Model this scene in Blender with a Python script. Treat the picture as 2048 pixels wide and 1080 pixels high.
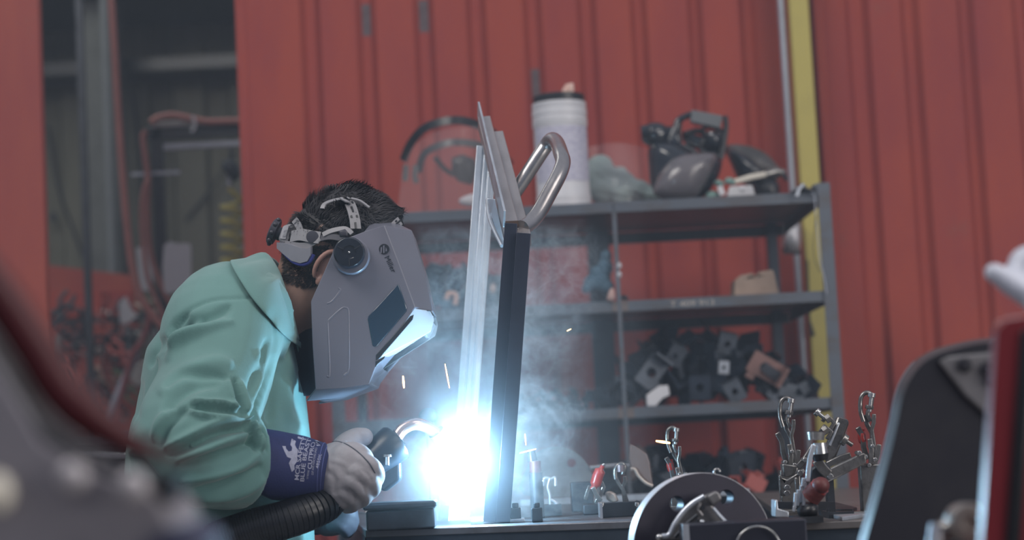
import bpy, bmesh, math, random
import numpy as np
from mathutils import Vector, Matrix, noise, Quaternion
from mathutils.geometry import tessellate_polygon

for _o in list(bpy.data.objects):
    bpy.data.objects.remove(_o)
scene = bpy.context.scene
col = scene.collection
random.seed(7)
PI = math.pi

# ------------------------------------------------------------------ camera
FOCAL, SENSOR, FW, FH = 70.0, 36.0, 2048, 1080
FPX = FOCAL / SENSOR * FW
CAM = Vector((0.0, 0.0, 0.97))
PITCH, ROLL = math.radians(5.17), math.radians(2.9)
CROT = Matrix.Rotation(math.radians(90) + PITCH, 3, 'X') @ Matrix.Rotation(-ROLL, 3, 'Z')
cd = bpy.data.cameras.new('camera')
cd.lens, cd.sensor_width, cd.clip_start, cd.clip_end = FOCAL, SENSOR, 0.05, 60
cd.dof.use_dof = True
cd.dof.focus_distance = 3.33
cd.dof.aperture_fstop = 3.0
cam = bpy.data.objects.new('camera', cd)
cam.matrix_world = Matrix.Translation(CAM) @ CROT.to_4x4()
col.objects.link(cam)
scene.camera = cam

# ------------------------------------------------------------------ world, lights, exposure
scene.view_settings.view_transform = 'Standard'
scene.view_settings.look = 'None'
scene.view_settings.gamma = 1.0
scene.view_settings.exposure = 0.0
w = bpy.data.worlds.new('hall'); scene.world = w; w.use_nodes = True
_n, _l = w.node_tree.nodes, w.node_tree.links                       # the dim hall around: bright roof lights above, dark below
_tc = _n.new('ShaderNodeTexCoord'); _sx = _n.new('ShaderNodeSeparateXYZ'); _l.new(_tc.outputs['Generated'], _sx.inputs[0])
_cr = _n.new('ShaderNodeValToRGB'); _mr = _n.new('ShaderNodeMapRange'); _mr.inputs[1].default_value = -1.0
_l.new(_sx.outputs['Z'], _mr.inputs[0]); _l.new(_mr.outputs[0], _cr.inputs[0])
_e = _cr.color_ramp.elements; _e[0].position = .30; _e[0].color = (.05, .05, .07, 1); _e[1].position = 1.0; _e[1].color = (.62, .66, .78, 1)
_m = _e.new(.50); _m.color = (.13, .14, .19, 1); _m = _e.new(.66); _m.color = (.42, .46, .58, 1)
_l.new(_cr.outputs[0], _n['Background'].inputs[0])
_n['Background'].inputs[1].default_value = 0.62

def area(name, loc, target, sx, sy, power, color):
    l = bpy.data.lights.new(name, 'AREA'); l.shape = 'RECTANGLE'
    l.size, l.size_y, l.energy, l.color = sx, sy, power, color
    o = bpy.data.objects.new(name, l); o.location = loc
    o.rotation_euler = (Vector(target) - Vector(loc)).to_track_quat('-Z', 'Y').to_euler()
    col.objects.link(o); return o
area('hall_lamp', (-2.4, 1.6, 4.8), (-0.2, 4.2, 0.9), 2.6, 1.6, 118, (1.0, 0.965, 0.93))
area('added_wall_fill', (5.6, -0.6, 1.7), (0.5, 6.2, 1.2), 3.6, 1.6, 150, (1.0, 0.95, 0.92))  # added fill that brightens the wall behind the shelves, no such source seen
area('hall_lamp', (2.6, 1.0, 3.9), (0.6, 5.2, 0.9), 2.4, 1.6, 50, (1.0, 0.95, 0.90))
area('hall_lamp', (-2.6, 7.2, 4.8), (-2.0, 9.0, 1.2), 2.0, 1.2, 34, (0.95, 0.98, 0.90))
ARC_W = 14.5
SM_CORE, SM_MID, SM_WISP = 2.9, 0.34, 17.0

# ------------------------------------------------------------------ pixel <-> world
def at(px, py, Y):
    """the world point at depth Y that the photograph shows at (px, py)"""
    d = CROT @ Vector(((px - FW / 2) / FPX, -(py - FH / 2) / FPX, -1.0))
    return CAM + d * ((Y - CAM.y) / d.y)
def on(px, py, z):
    """the point of the horizontal plane z that the photograph shows at (px, py)"""
    d = CROT @ Vector(((px - FW / 2) / FPX, -(py - FH / 2) / FPX, -1.0))
    return CAM + d * ((z - CAM.z) / d.z)
RT = np.array(CROT.transposed())
def project(co):
    q = (co - np.array(CAM)) @ RT.T
    return np.stack([FW / 2 + FPX * q[:, 0] / -q[:, 2], FH / 2 - FPX * q[:, 1] / -q[:, 2]], 1)
def mpx(Y):
    return Y / FPX

# ------------------------------------------------------------------ materials
MATS = {}
def mat(name, color, rough=0.5, metal=0.0, var=0.15, scale=8.0, bump=0.0, bscale=60.0, coat=0.0,
        emit=None, estr=0.0, alpha=1.0, trans=0.0, col2=None, stretch=(1, 1, 1), mixlo=0.45, mixhi=0.7, spec=0.5, sheen=0.0):
    if name in MATS: return MATS[name]
    m = bpy.data.materials.new(name); m.use_nodes = True
    nt = m.node_tree; N, L = nt.nodes, nt.links
    b = N['Principled BSDF']
    b.inputs['Roughness'].default_value = rough
    b.inputs['Metallic'].default_value = metal
    b.inputs['Coat Weight'].default_value = coat
    b.inputs['Specular IOR Level'].default_value = spec
    b.inputs['Alpha'].default_value = alpha
    b.inputs['Transmission Weight'].default_value = trans
    b.inputs['Sheen Weight'].default_value = sheen
    tc = N.new('ShaderNodeTexCoord'); mp = N.new('ShaderNodeMapping')
    mp.inputs['Scale'].default_value = stretch
    L.new(tc.outputs['Object'], mp.inputs[0])
    c = list(color) + [1]
    c2 = (list(col2) + [1]) if col2 else [max(0, v * (1 - var)) for v in color] + [1]
    n = N.new('ShaderNodeTexNoise'); n.inputs['Scale'].default_value = scale; n.inputs['Detail'].default_value = 5
    n.inputs['Roughness'].default_value = 0.62
    L.new(mp.outputs[0], n.inputs['Vector'])
    mr = N.new('ShaderNodeMapRange'); mr.inputs[1].default_value = mixlo; mr.inputs[2].default_value = mixhi
    L.new(n.outputs[0], mr.inputs[0])
    mx = N.new('ShaderNodeMix'); mx.data_type = 'RGBA'
    mx.inputs[6].default_value = c; mx.inputs[7].default_value = c2
    L.new(mr.outputs[0], mx.inputs[0]); L.new(mx.outputs[2], b.inputs['Base Color'])
    if bump:
        n2 = N.new('ShaderNodeTexNoise'); n2.inputs['Scale'].default_value = bscale; n2.inputs['Detail'].default_value = 4
        L.new(mp.outputs[0], n2.inputs['Vector'])
        bp = N.new('ShaderNodeBump'); bp.inputs['Strength'].default_value = bump; bp.inputs['Distance'].default_value = 0.004
        L.new(n2.outputs[0], bp.inputs['Height']); L.new(bp.outputs[0], b.inputs['Normal'])
    if emit:
        b.inputs['Emission Color'].default_value = list(emit) + [1]; b.inputs['Emission Strength'].default_value = estr
    MATS[name] = m; return m

# ------------------------------------------------------------------ object helpers
WL = {}
def tag(o, label=None, cat=None, group=None, kind=None):
    if label: o['label'] = label
    if cat: o['category'] = cat
    if group: o['group'] = group
    if kind: o['kind'] = kind
    return o
def thing(name, loc, label, cat, group=None):
    o = bpy.data.objects.new(name, None); o.empty_display_size = 0.05
    o.location = loc; col.objects.link(o); WL[o.name] = Vector(loc)
    return tag(o, label, cat, group)
def link(name, me, m, parent=None, centre=True, smooth=None):
    """link mesh data given in world coordinates as one object, its origin at the middle of its foot"""
    if centre and len(me.vertices):
        co = np.empty(len(me.vertices) * 3, np.float32); me.vertices.foreach_get('co', co)
        co = co.reshape(-1, 3); lo, hi = co.min(0), co.max(0)
        c = Vector(((lo[0] + hi[0]) / 2, (lo[1] + hi[1]) / 2, lo[2]))
    else:
        c = Vector((0, 0, 0))
    me.transform(Matrix.Translation(-c))
    if m is not None:
        me.materials.clear()
        for mm in (m if isinstance(m, (list, tuple)) else [m]): me.materials.append(mm)
    o = bpy.data.objects.new(name, me); col.objects.link(o)
    if parent is not None:
        o.parent = parent; o.location = c - WL[parent.name]
    else:
        o.location = c
    WL[o.name] = c
    if smooth is not None:
        me.polygons.foreach_set('use_smooth', [True] * len(me.polygons))
        if smooth < 180: me.set_sharp_from_angle(angle=math.radians(smooth))
    return o

class MB:
    """collects shapes in world coordinates and links them as ONE mesh"""
    def __init__(s): s.bm = bmesh.new()
    def _add(s, vs, fs):
        v = [s.bm.verts.new(p) for p in vs]
        for f in fs:
            try: s.bm.faces.new([v[i] for i in f])
            except ValueError: pass
        return v
    def hexa(s, a, b):
        """a, b: two matching 4-point loops"""
        s._add(list(a) + list(b), [(3, 2, 1, 0), (4, 5, 6, 7), (0, 1, 5, 4), (1, 2, 6, 5), (2, 3, 7, 6), (3, 0, 4, 7)]); return s
    def box(s, c, size, rot=None):
        hx, hy, hz = [v / 2 for v in size]; R = rot or Matrix.Identity(3); c = Vector(c)
        P = [c + R @ Vector(p) for p in [(-hx, -hy, -hz), (hx, -hy, -hz), (hx, hy, -hz), (-hx, hy, -hz), (-hx, -hy, hz), (hx, -hy, hz), (hx, hy, hz), (-hx, hy, hz)]]
        s.hexa(P[:4], P[4:]); return s
    def span(s, a, b):
        a, b = Vector(a), Vector(b)
        return s.box((a + b) / 2, [abs(b[i] - a[i]) for i in range(3)])
    def bar(s, a, b, wx, wy, up=(0, 1, 0)):
        """rectangular bar from a to b; wy along `up`"""
        a, b = Vector(a), Vector(b); d = (b - a).normalized(); u = Vector(up); u = (u - d * u.dot(d)).normalized(); r = d.cross(u)
        q = [(-wx, -wy), (wx, -wy), (wx, wy), (-wx, wy)]
        s.hexa([a + r * x / 2 + u * y / 2 for x, y in q], [b + r * x / 2 + u * y / 2 for x, y in q]); return s
    def prism(s, pts, ext):
        """closed polygon of 3-D points (coplanar-ish) extruded by the vector ext"""
        n = len(pts); ext = Vector(ext); A = [Vector(p) for p in pts]
        tri = tessellate_polygon([A])
        fs = [tuple(t) for t in tri] + [tuple(i + n for i in reversed(t)) for t in tri] + [(i, (i + 1) % n, (i + 1) % n + n, i + n) for i in range(n)]
        s._add(A + [p + ext for p in A], fs); return s
    def plate(s, pts, Y, t):
        """polygon given in photograph pixels at depth Y, thickness t away from the camera"""
        return s.prism([at(x, y, Y) for x, y in pts], (0, t, 0))
    def tube(s, pts, r, seg=12, cap=True):
        P = [Vector(p) for p in pts]; n = len(P); R = r if isinstance(r, (list, tuple)) else [r] * n
        T = [(P[min(i + 1, n - 1)] - P[max(i - 1, 0)]).normalized() for i in range(n)]
        u = T[0].orthogonal().normalized(); vs = []
        for i in range(n):
            if i: u = (u - T[i] * u.dot(T[i]));
            u.normalize(); v = T[i].cross(u)
            for k in range(seg):
                a = 2 * PI * k / seg; vs.append(P[i] + (u * math.cos(a) + v * math.sin(a)) * R[i])
        fs = [(i * seg + k, i * seg + (k + 1) % seg, (i + 1) * seg + (k + 1) % seg, (i + 1) * seg + k) for i in range(n - 1) for k in range(seg)]
        if cap: fs += [tuple(reversed(range(seg))), tuple(range((n - 1) * seg, n * seg))]
        s._add(vs, fs); return s
    def cyl(s, a, b, r, r2=None, seg=24): return s.tube([a, b], [r, r if r2 is None else r2], seg)
    def lathe(s, base, prof, axis=(0, 0, 1), seg=32):
        """prof: (radius, height) pairs"""
        base = Vector(base); w_ = Vector(axis).normalized(); u = w_.orthogonal().normalized(); v = w_.cross(u); vs = []
        for r, h in prof:
            for k in range(seg):
                a = 2 * PI * k / seg; vs.append(base + w_ * h + (u * math.cos(a) + v * math.sin(a)) * max(r, 1e-5))
        n = len(prof)
        fs = [(i * seg + k, i * seg + (k + 1) % seg, (i + 1) * seg + (k + 1) % seg, (i + 1) * seg + k) for i in range(n - 1) for k in range(seg)]
        fs += [tuple(reversed(range(seg))), tuple(range((n - 1) * seg, n * seg))]
        s._add(vs, fs); return s
    def ball(s, c, r, R=None, seg=20, rings=12):
        """ellipsoid, r a number or a triple"""
        r = (r, r, r) if isinstance(r, (int, float)) else r; c = Vector(c); R = R or Matrix.Identity(3)
        vs = [c + R @ Vector((0, 0, r[2]))]
        for i in range(1, rings):
            t = PI * i / rings
            for k in range(seg):
                a = 2 * PI * k / seg; vs.append(c + R @ Vector((r[0] * math.sin(t) * math.cos(a), r[1] * math.sin(t) * math.sin(a), r[2] * math.cos(t))))
        vs.append(c + R @ Vector((0, 0, -r[2]))); n = len(vs)
        fs = [(0, 1 + k, 1 + (k + 1) % seg) for k in range(seg)]
        fs += [(1 + i * seg + k, 1 + (i + 1) * seg + k, 1 + (i + 1) * seg + (k + 1) % seg, 1 + i * seg + (k + 1) % seg) for i in range(rings - 2) for k in range(seg)]
        o = 1 + (rings - 2) * seg; fs += [(n - 1, o + (k + 1) % seg, o + k) for k in range(seg)]
        s._add(vs, fs); return s
    def loft(s, rings):
        """closed rings of equal length, capped"""
        n = len(rings[0]); vs = [p for r in rings for p in r]
        fs = [(i * n + k, i * n + (k + 1) % n, (i + 1) * n + (k + 1) % n, (i + 1) * n + k) for i in range(len(rings) - 1) for k in range(n)]
        fs += [tuple(reversed(range(n))), tuple(range((len(rings) - 1) * n, len(rings) * n))]
        s._add(vs, fs); return s
    def sheet(s, rows, t=0.0, nrm=None):
        """grid of points; with t it gets that thickness along nrm or its own normals"""
        R, C = len(rows), len(rows[0]); vs = [Vector(p) for r in rows for p in r]
        q = [(i * C + k, i * C + k + 1, (i + 1) * C + k + 1, (i + 1) * C + k) for i in range(R - 1) for k in range(C - 1)]
        if not t: s._add(vs, q); return s
        ns = []
        for i in range(R):
            for k in range(C):
                if nrm is not None: ns.append(Vector(nrm)); continue
                du = vs[i * C + min(k + 1, C - 1)] - vs[i * C + max(k - 1, 0)]; dv = vs[min(i + 1, R - 1) * C + k] - vs[max(i - 1, 0) * C + k]
                m = du.cross(dv); ns.append(m.normalized() if m.length > 1e-12 else Vector((0, 1, 0)))
        n = R * C; vs2 = vs + [v + m * t for v, m in zip(vs, ns)]
        fs = q + [tuple(i + n for i in reversed(f)) for f in q]
        edge = [k for k in range(C)] + [i * C + C - 1 for i in range(1, R)] + [(R - 1) * C + k for k in range(C - 2, -1, -1)] + [i * C for i in range(R - 2, 0, -1)]
        fs += [(edge[j], edge[j - 1], edge[j - 1] + n, edge[j] + n) for j in range(len(edge))]
        s._add(vs2, fs); return s
    def mesh(s):
        bmesh.ops.recalc_face_normals(s.bm, faces=s.bm.faces)
        me = bpy.data.meshes.new('m'); s.bm.to_mesh(me); s.bm.free(); return me
    def build(s, name, m, parent=None, smooth=35, bevel=0.0, segs=2, sub=0):
        o = link(name, s.mesh(), m, parent, smooth=smooth)
        if bevel:
            b = o.modifiers.new('bevel', 'BEVEL'); b.width = bevel; b.segments = segs; b.limit_method = 'ANGLE'; b.angle_limit = math.radians(38); b.harden_normals = False
        if sub:
            b = o.modifiers.new('sub', 'SUBSURF'); b.levels = b.render_levels = sub
        return o
def copy_tree(o, loc=None, rot=None, label=None, group=None):
    c = o.copy(); col.objects.link(c)
    if loc is not None: c.location = loc
    if rot is not None: c.rotation_euler = rot
    if label: c['label'] = label
    if group: c['group'] = group
    for ch in list(o.children):
        d = ch.copy(); col.objects.link(d); d.parent = c
        for g in ch.children:
            e = g.copy(); col.objects.link(e); e.parent = d
    return c
def smooth_line(pts, n=8):
    """Catmull-Rom through points (any dimension)"""
    P = [Vector(p) for p in pts]; out = []
    for i in range(len(P) - 1):
        a, b, c, d = P[max(i - 1, 0)], P[i], P[i + 1], P[min(i + 2, len(P) - 1)]
        for k in range(n):
            t = k / n
            out.append(0.5 * ((2 * b) + (c - a) * t + (2 * a - 5 * b + 4 * c - d) * t * t + (3 * b - a - 3 * c + d) * t ** 3))
    out.append(P[-1]); return out
def ring(c, u, v, ru, rv, n=24, pw=1.0):
    out = []
    for k in range(n):
        a = 2 * PI * k / n; x, y = math.cos(a), math.sin(a)
        x = math.copysign(abs(x) ** pw, x); y = math.copysign(abs(y) ** pw, y)
        out.append(c + u * (x * ru) + v * (y * rv))
    return out
def remesh(mb, voxel, iters=6, factor=0.5):
    """union the collected closed shapes into one continuous skin"""
    me = mb.mesh(); o = bpy.data.objects.new('tmp', me); col.objects.link(o)
    r = o.modifiers.new('r', 'REMESH'); r.mode = 'VOXEL'; r.voxel_size = voxel
    if iters:
        sm = o.modifiers.new('s', 'SMOOTH'); sm.iterations = iters; sm.factor = factor
    dg = bpy.context.evaluated_depsgraph_get(); dg.update()
    out = bpy.data.meshes.new_from_object(o.evaluated_get(dg)); bpy.data.objects.remove(o)
    return out
def get_co(me):
    co = np.empty(len(me.vertices) * 3, np.float64); me.vertices.foreach_get('co', co); return co.reshape(-1, 3)
def get_no(me):
    no = np.empty(len(me.vertices) * 3, np.float64); me.vertices.foreach_get('normal', no); return no.reshape(-1, 3)
def folds(me, strokes, facing=0.0, mask=None):
    """raise ridges and press valleys along drawn lines: (points px, height m, width px)"""
    co, no = get_co(me), get_no(me); p = project(co); d = np.zeros(len(co))
    face = np.clip(-no[:, 1] * 1.6 + 0.35, 0, 1)
    if mask is not None: face = face * mask(co)
    for pts, amp, wd in strokes:
        P = np.array([tuple(v) for v in smooth_line([(x, y, 0) for x, y in pts], 6)])[:, :2]
        best = np.full(len(co), 1e9); tt = np.zeros(len(co)); n = len(P) - 1
        for i in range(n):
            a, b = P[i], P[i + 1]; ab = b - a; t = np.clip(((p - a) @ ab) / max(ab @ ab, 1e-9), 0, 1)
            q = np.hypot(*(p - a - t[:, None] * ab).T); m = q < best
            best[m] = q[m]; tt[m] = (i + t[m]) / n
        env = np.clip(np.sin(np.clip(tt, 0.001, 0.999) * PI), 0, 1) ** 0.45
        d += amp * np.exp(-(best / (wd * (0.45 + 0.55 * env))) ** 2) * env
    co = co + no * (d * face)[:, None]
    me.vertices.foreach_set('co', co.ravel()); me.update()
# ------------------------------------------------------------------ common materials
M = {}
def red_paint(name, base, dark):
    m = mat(name, base, spec=.25, rough=0.68, var=0.2, scale=1.6, col2=dark, stretch=(3.0, 3.0, 0.8), mixlo=0.40, mixhi=0.72, bump=0.05, bscale=12)
    nt = m.node_tree; N, L = nt.nodes, nt.links
    b = N['Principled BSDF']; src = b.inputs['Base Color'].links[0].from_socket
    tc = N.new('ShaderNodeTexCoord')
    n = N.new('ShaderNodeTexNoise'); n.inputs['Scale'].default_value = 5.5; n.inputs['Detail'].default_value = 8; n.inputs['Roughness'].default_value = 0.75
    L.new(tc.outputs['Object'], n.inputs['Vector'])
    r = N.new('ShaderNodeMapRange'); r.inputs[1].default_value = 0.60; r.inputs[2].default_value = 0.78; r.inputs[4].default_value = 0.55
    L.new(n.outputs[0], r.inputs[0])
    mx = N.new('ShaderNodeMix'); mx.data_type = 'RGBA'; mx.inputs[7].default_value = (0.17, 0.085, 0.065, 1)
    L.new(r.outputs[0], mx.inputs[0]); L.new(src, mx.inputs[6]); L.new(mx.outputs[2], b.inputs['Base Color'])
    return m
M['red'] = red_paint('red_painted_steel', (0.335, 0.052, 0.031), (0.26, 0.036, 0.036))
M['redflat'] = red_paint('faded_red_steel', (0.31, 0.065, 0.042), (0.25, 0.045, 0.042))
M['concrete'] = mat('concrete', (0.22, 0.21, 0.20), 0.85, var=0.3, scale=3, bump=0.2)
M['siding'] = mat('olive_siding', (0.13, 0.125, 0.095), 0.7, var=0.45, scale=1.2, stretch=(3, 1, .6))
M['darksteel'] = mat('dark_steel', (0.045, 0.05, 0.06), 0.45, 0.6, var=0.4, scale=14, bump=.06)
M['shelf'] = mat('shelf_steel', (0.115, 0.13, 0.155), 0.42, 0.55, scale=6, col2=(0.10, 0.075, 0.06), stretch=(1, 1, 2.5), mixlo=.5, mixhi=.75, bump=.05)
M['black'] = mat('black_plastic', (0.012, 0.013, 0.017), 0.35, var=0.3)
M['blackgloss'] = mat('glossy_black_plastic', (0.010, 0.014, 0.022), 0.16, var=0.3, spec=.8)
M['white'] = mat('white_plastic', (0.60, 0.60, 0.63), 0.4, var=0.06)
M['paper'] = mat('paper', (0.48, 0.47, 0.50), 0.85, var=0.12, scale=5)
M['yellow'] = mat('yellow_paint', (0.44, 0.37, 0.085), 0.5, scale=3, col2=(0.35, 0.29, 0.075), mixlo=.5, mixhi=.75, bump=.03)
M['galv'] = mat('galvanised_steel', (0.62, 0.66, 0.72), 0.34, 0.75, var=0.25, scale=22, stretch=(1, 1, .3))
M['conduit'] = mat('grey_conduit', (0.36, 0.38, 0.44), 0.4, 0.4, var=.15)
M['chrome'] = mat('bright_zinc', (0.52, 0.52, 0.52), 0.24, 0.9, var=0.35, scale=40)
M['cast'] = mat('cast_clamp_steel', (0.27, 0.26, 0.25), 0.28, 0.85, var=0.5, scale=45, bump=.12, bscale=150)
M['redgrip'] = mat('red_rubber_grip', (0.36, 0.035, 0.03), 0.3, var=.25, coat=.4)
M['cuprim'] = mat('red_rubber_tip', (0.11, 0.022, 0.022), 0.5, var=.25)
M['hose'] = mat('pink_red_hose', (0.34, 0.12, 0.095), 0.5, var=.2, scale=6)
M['steeltop'] = mat('table_steel', (0.20, 0.21, 0.23), 0.38, 0.7, scale=9, col2=(0.11, 0.10, 0.10), bump=.06, mixlo=.45, mixhi=.7)

# ------------------------------------------------------------------ the setting
YW = 6.2
def structure(o): o['kind'] = 'structure'; return o
f = MB().span((-6, -1.5, -0.1), (6, 13, 0)).build('floor', M['concrete']); structure(f)
def corrugated(name, x0, x1, recs, Y, depth, z0, z1, m, slope=0.019, thick=0.02):
    prof = [(x0, 0.0)]
    for a, b in recs: prof += [(a, 0), (a + slope, depth), (b - slope, depth), (b, 0)]
    prof.append((x1, 0))
    lo = [Vector((x, Y + d, z0)) for x, d in prof]; hi = [Vector((x, Y + d, z1)) for x, d in prof]
    mb = MB(); mb.sheet([lo, hi], thick, (0, 1, 0)); o = mb.build(name, m, smooth=20); return structure(o)
def X(px, py=150, Y=YW): return at(px, py, Y).x
recs = [(603, 646), (716, 757), (831, 874), (937, 979), (1051, 1091), (1159, 1200), (1266, 1302), (1381, 1413), (1484, 1522)]
recs2 = [(1697, 1747), (1808, 1847), (1922, 1958), (2032, 2072)]
rr = [(X(a), X(b)) for a, b in recs] + [(X(a), X(b)) for a, b in recs2]
rr += [(rr[-1][0] + 0.176 * k, rr[-1][1] + 0.176 * k) for k in range(1, 5)]
corrugated('wall_back', X(497), X(2072) + 1.0, rr, YW, 0.027, 0.0, 3.3, M['red'])
wall_b = bpy.data.objects['wall_back']
for k_, (pa, pb) in enumerate([((1057, 138), (1090, 200)), ((722, 8), (755, 70)), ((836, 0), (872, 62))]):
    a_, b_ = at(*pa, YW + .02), at(*pb, YW + .02)
    MB().span((a_.x, YW + .0262, b_.z), (b_.x, YW + .0275, a_.z)).build('worn_patch', mat('worn_grey_patch', (.115, .085, .095), .8, var=.45, scale=30), wall_b)
MB().span((X(497) - .035, YW - .004, 0), (X(497) + .0, YW + .09, 3.3)).build('trim_1', M['red'], bevel=.003)['kind'] = 'structure'
# the hem of the panel that starts by the yellow post
structure(MB().span((X(1632), YW - .03, 0), (X(1652), YW - .002, 3.3)).build('trim_2', M['red'], bevel=.004))
YL = 5.6
structure(MB().span((X(-260, 150, YL), YL, 0), (X(80, 150, YL), YL + .05, 3.3)).build('wall_left', M['redflat'], bevel=.006))
# hall wall far behind the gap: ribbed olive siding
YF = 10.5
corrugated('wall_far', -6, 2.0, [(-5.8 + .30 * k, -5.66 + .30 * k) for k in range(26)], YF, .05, 0, 4.4, M['siding'], .02)
structure(MB().span((-6, YF - .30, at(300, 148, YF).z - .04), (2, YF - .02, at(300, 148, YF).z + .025)).build('trim_3', M['black']))
structure(MB().span((X(178, 100, 9.9), 9.75, 0), (X(243, 100, 9.9), 9.95, 4.4)).build('trim_4', mat('dark_column', (0.09, 0.095, 0.09), .6, var=.3)))
structure(MB().tube([at(206, -30, 9.6), Vector((at(206, -30, 9.6).x, 9.6, 0.0))], .020).build('trim_5', mat('old_conduit', (.15, .16, .165), .6)))
# soffit above the siding reads as a darker, upper band
structure(MB().span((-6, YF - .9, at(300, 12, YF - .5).z), (2, YF - .02, at(300, 12, YF - .5).z + .15)).build('ceiling', M['darksteel']))

# yellow post and the grey conduit beside it
Yp = 6.06
p0, p1 = at(1578, 0, Yp), at(1617, 0, Yp)
yp = MB().span((p0.x, Yp, 0), (p1.x, Yp + .05, 3.3)).build('yellow_post', M['yellow'], bevel=.004)
tag(yp, 'tall yellow painted steel post rising against the red wall', 'post')
sc_ = MB().tube([at(1620, 520, Yp) + Vector((-.008, -.004, 0)), at(1624, 640, Yp) + Vector((-.008, -.004, 0)), at(1630, 672, Yp) + Vector((-.006, -.004, 0))], [.002, .0025, .007], 6).build('gouge', M['darksteel'], yp)
cx = at(1571, 150, 6.1)
tag(MB().tube([(cx.x, 6.1, 0), (cx.x, 6.1, 3.3)], .0115, 16).build('grey_conduit', M['conduit']), 'slim pale grey conduit running up the red wall beside the yellow post', 'pipe')
# ------------------------------------------------------------------ steel shelf unit
YS, YB = 5.2, 5.92
zt = at(1240, 403, YS).z; zm = at(1240, 602, YS).z; zl = at(1252, 815, YS).z
FH_ = 0.0285
xl, xm, xr = at(648, 433, YS).x, at(1230, 440, YS).x, at(1661, 400, YS).x
root = thing('shelf_unit', ((xl + xr) / 2, YS, 0), 'grey steel shelf unit of angle iron standing before the red corrugated wall', 'shelf')
zb = 0.42
for nm, z in (('top_shelf', zt), ('middle_shelf', zm), ('bottom_shelf', zl), ('bottom_shelf', zb)):
    mb = MB()
    mb.span((xl, YS, z - FH_), (xr, YS + .004, z))                  # front face
    mb.span((xl, YS + .004, z - .004), (xr, YB, z))                 # deck
    mb.build('shelf_board', M['shelf'], root, bevel=.0012)
    MB().span((xl + .02, YB - .006, z - FH_ - .012), (xr - .03, YB, z - .006)).build('back_rail', M['darksteel'], root)
    MB().span((xr - .03, YS + .02, z - FH_ - .008), (xr - .026, YB - .02, z - .006)).build('side_rail', M['darksteel'], root)
pw = .034
for x, s in ((xl, 1), (xr, -1)):
    mb = MB(); mb.span((x, YS - .006, 0), (x + s * pw, YS - .002, zt + .022 if s < 0 else zt)); mb.span((x, YS - .002, 0), (x + s * .004, YS + .036, zt + .022 if s < 0 else zt))
    mb.build('post', M['shelf'], root, bevel=.001)
for x in (xl + .01, at(1180, 440, YB).x, at(1530, 440, YB).x):
    ww = .066 if abs(x - at(1180, 440, YB).x) < .01 else .03; mb = MB(); mb.span((x - (ww - .03) * .4, YB - .03, 0), (x + ww - (ww - .03) * .4, YB - .026, zt)); mb.span((x, YB - .03, 0), (x + .004, YB + .004, zt)); mb.build('post', mat('navy_steel', (.03, .04, .06), .5, .3), root)
mb = MB(); mb.span((xm - .007, YS - .004, 0), (xm + .004, YS + .0, zt - FH_)); mb.span((xm - .004, YS, 0), (xm, YS + .038, zt - .005)); mb.build('divider_post', M['shelf'], root, bevel=.001)
for z in (zm, zl):
    MB().span((xm - .02, YS - .0035, z - FH_ + .001), (xm + .022, YS + .001, z - .001)).build('weld_patch', mat('heat_tinted_steel', (.16, .125, .115), .5, .4, var=.4, scale=30), root)
# chalk writing on the middle shelf's face
def text(body, size, name, m, parent, M4, extrude=0.0004, bold=False, sx=1.0, shear=0):
    cu = bpy.data.curves.new('t', 'FONT'); cu.body = body; cu.size = size; cu.extrude = extrude; cu.align_x = 'CENTER'; cu.align_y = 'CENTER'
    cu.offset = size * (.012 if bold else 0); cu.shear = shear
    t = bpy.data.objects.new('t', cu); col.objects.link(t)
    dg = bpy.context.evaluated_depsgraph_get(); me = bpy.data.meshes.new_from_object(t.evaluated_get(dg)); bpy.data.objects.remove(t)
    me.transform(M4 @ Matrix.Diagonal((sx, 1, 1, 1)))
    return me if name is None else link(name, me, m, parent)
def frame_m(o, ex, ez):
    """text lies in the plane of ex and ez (its up), facing ex x ez"""
    ex = Vector(ex).normalized(); ez = Vector(ez); ez = (ez - ex * ez.dot(ex)).normalized(); n = ex.cross(ez)
    m = Matrix((ex, ez, n)).transposed().to_4x4(); m.translation = Vector(o); return m
tp = at(1385, 607, YS - .001)
text('T 409 913', .021, 'chalk_writing', mat('chalk', (.42, .38, .34), .9), root, frame_m((tp.x, YS - .0006, tp.z), (1, 0, 0), (0, 0, 1)), sx=1.35)

# ------------------------------------------------------------------ things on the top shelf
def dome(mb, poly, Y, depth, back=0.0, rings=5):
    """a domed solid over a drawn outline: rim at depth Y, its crown bulging towards the camera"""
    P = [at(x, y, Y) for x, y in poly]; c = sum(P, Vector()) / len(P); rows = []
    if back: rows.append([p + Vector((0, back, 0)) for p in P])
    for i in range(rings + 1):
        t = i / rings * .96
        rows.append([p.lerp(c, t) + Vector((0, -depth * math.sqrt(max(0, 1 - (1 - t) ** 2)), 0)) for p in P])
    mb.loft(rows); return mb
def closed(pts, n=5):
    P = [Vector((x, y, 0)) for x, y in pts]; m = len(P); out = []
    for i in range(m):
        a, b, c, d = P[i - 1], P[i], P[(i + 1) % m], P[(i + 2) % m]
        for k in range(n):
            t = k / n
            v = 0.5 * ((2 * b) + (c - a) * t + (2 * a - 5 * b + 4 * c - d) * t * t + (3 * b - a - 3 * c + d) * t ** 3)
            out.append((v.x, v.y))
    return out
clear = mat('clear_visor', (.86, .84, .88), .10, alpha=.055, var=.05, spec=.8)
smoky = mat('smoky_visor', (.17, .155, .17), .18, alpha=.78, var=.2, scale=12, spec=.8)

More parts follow.
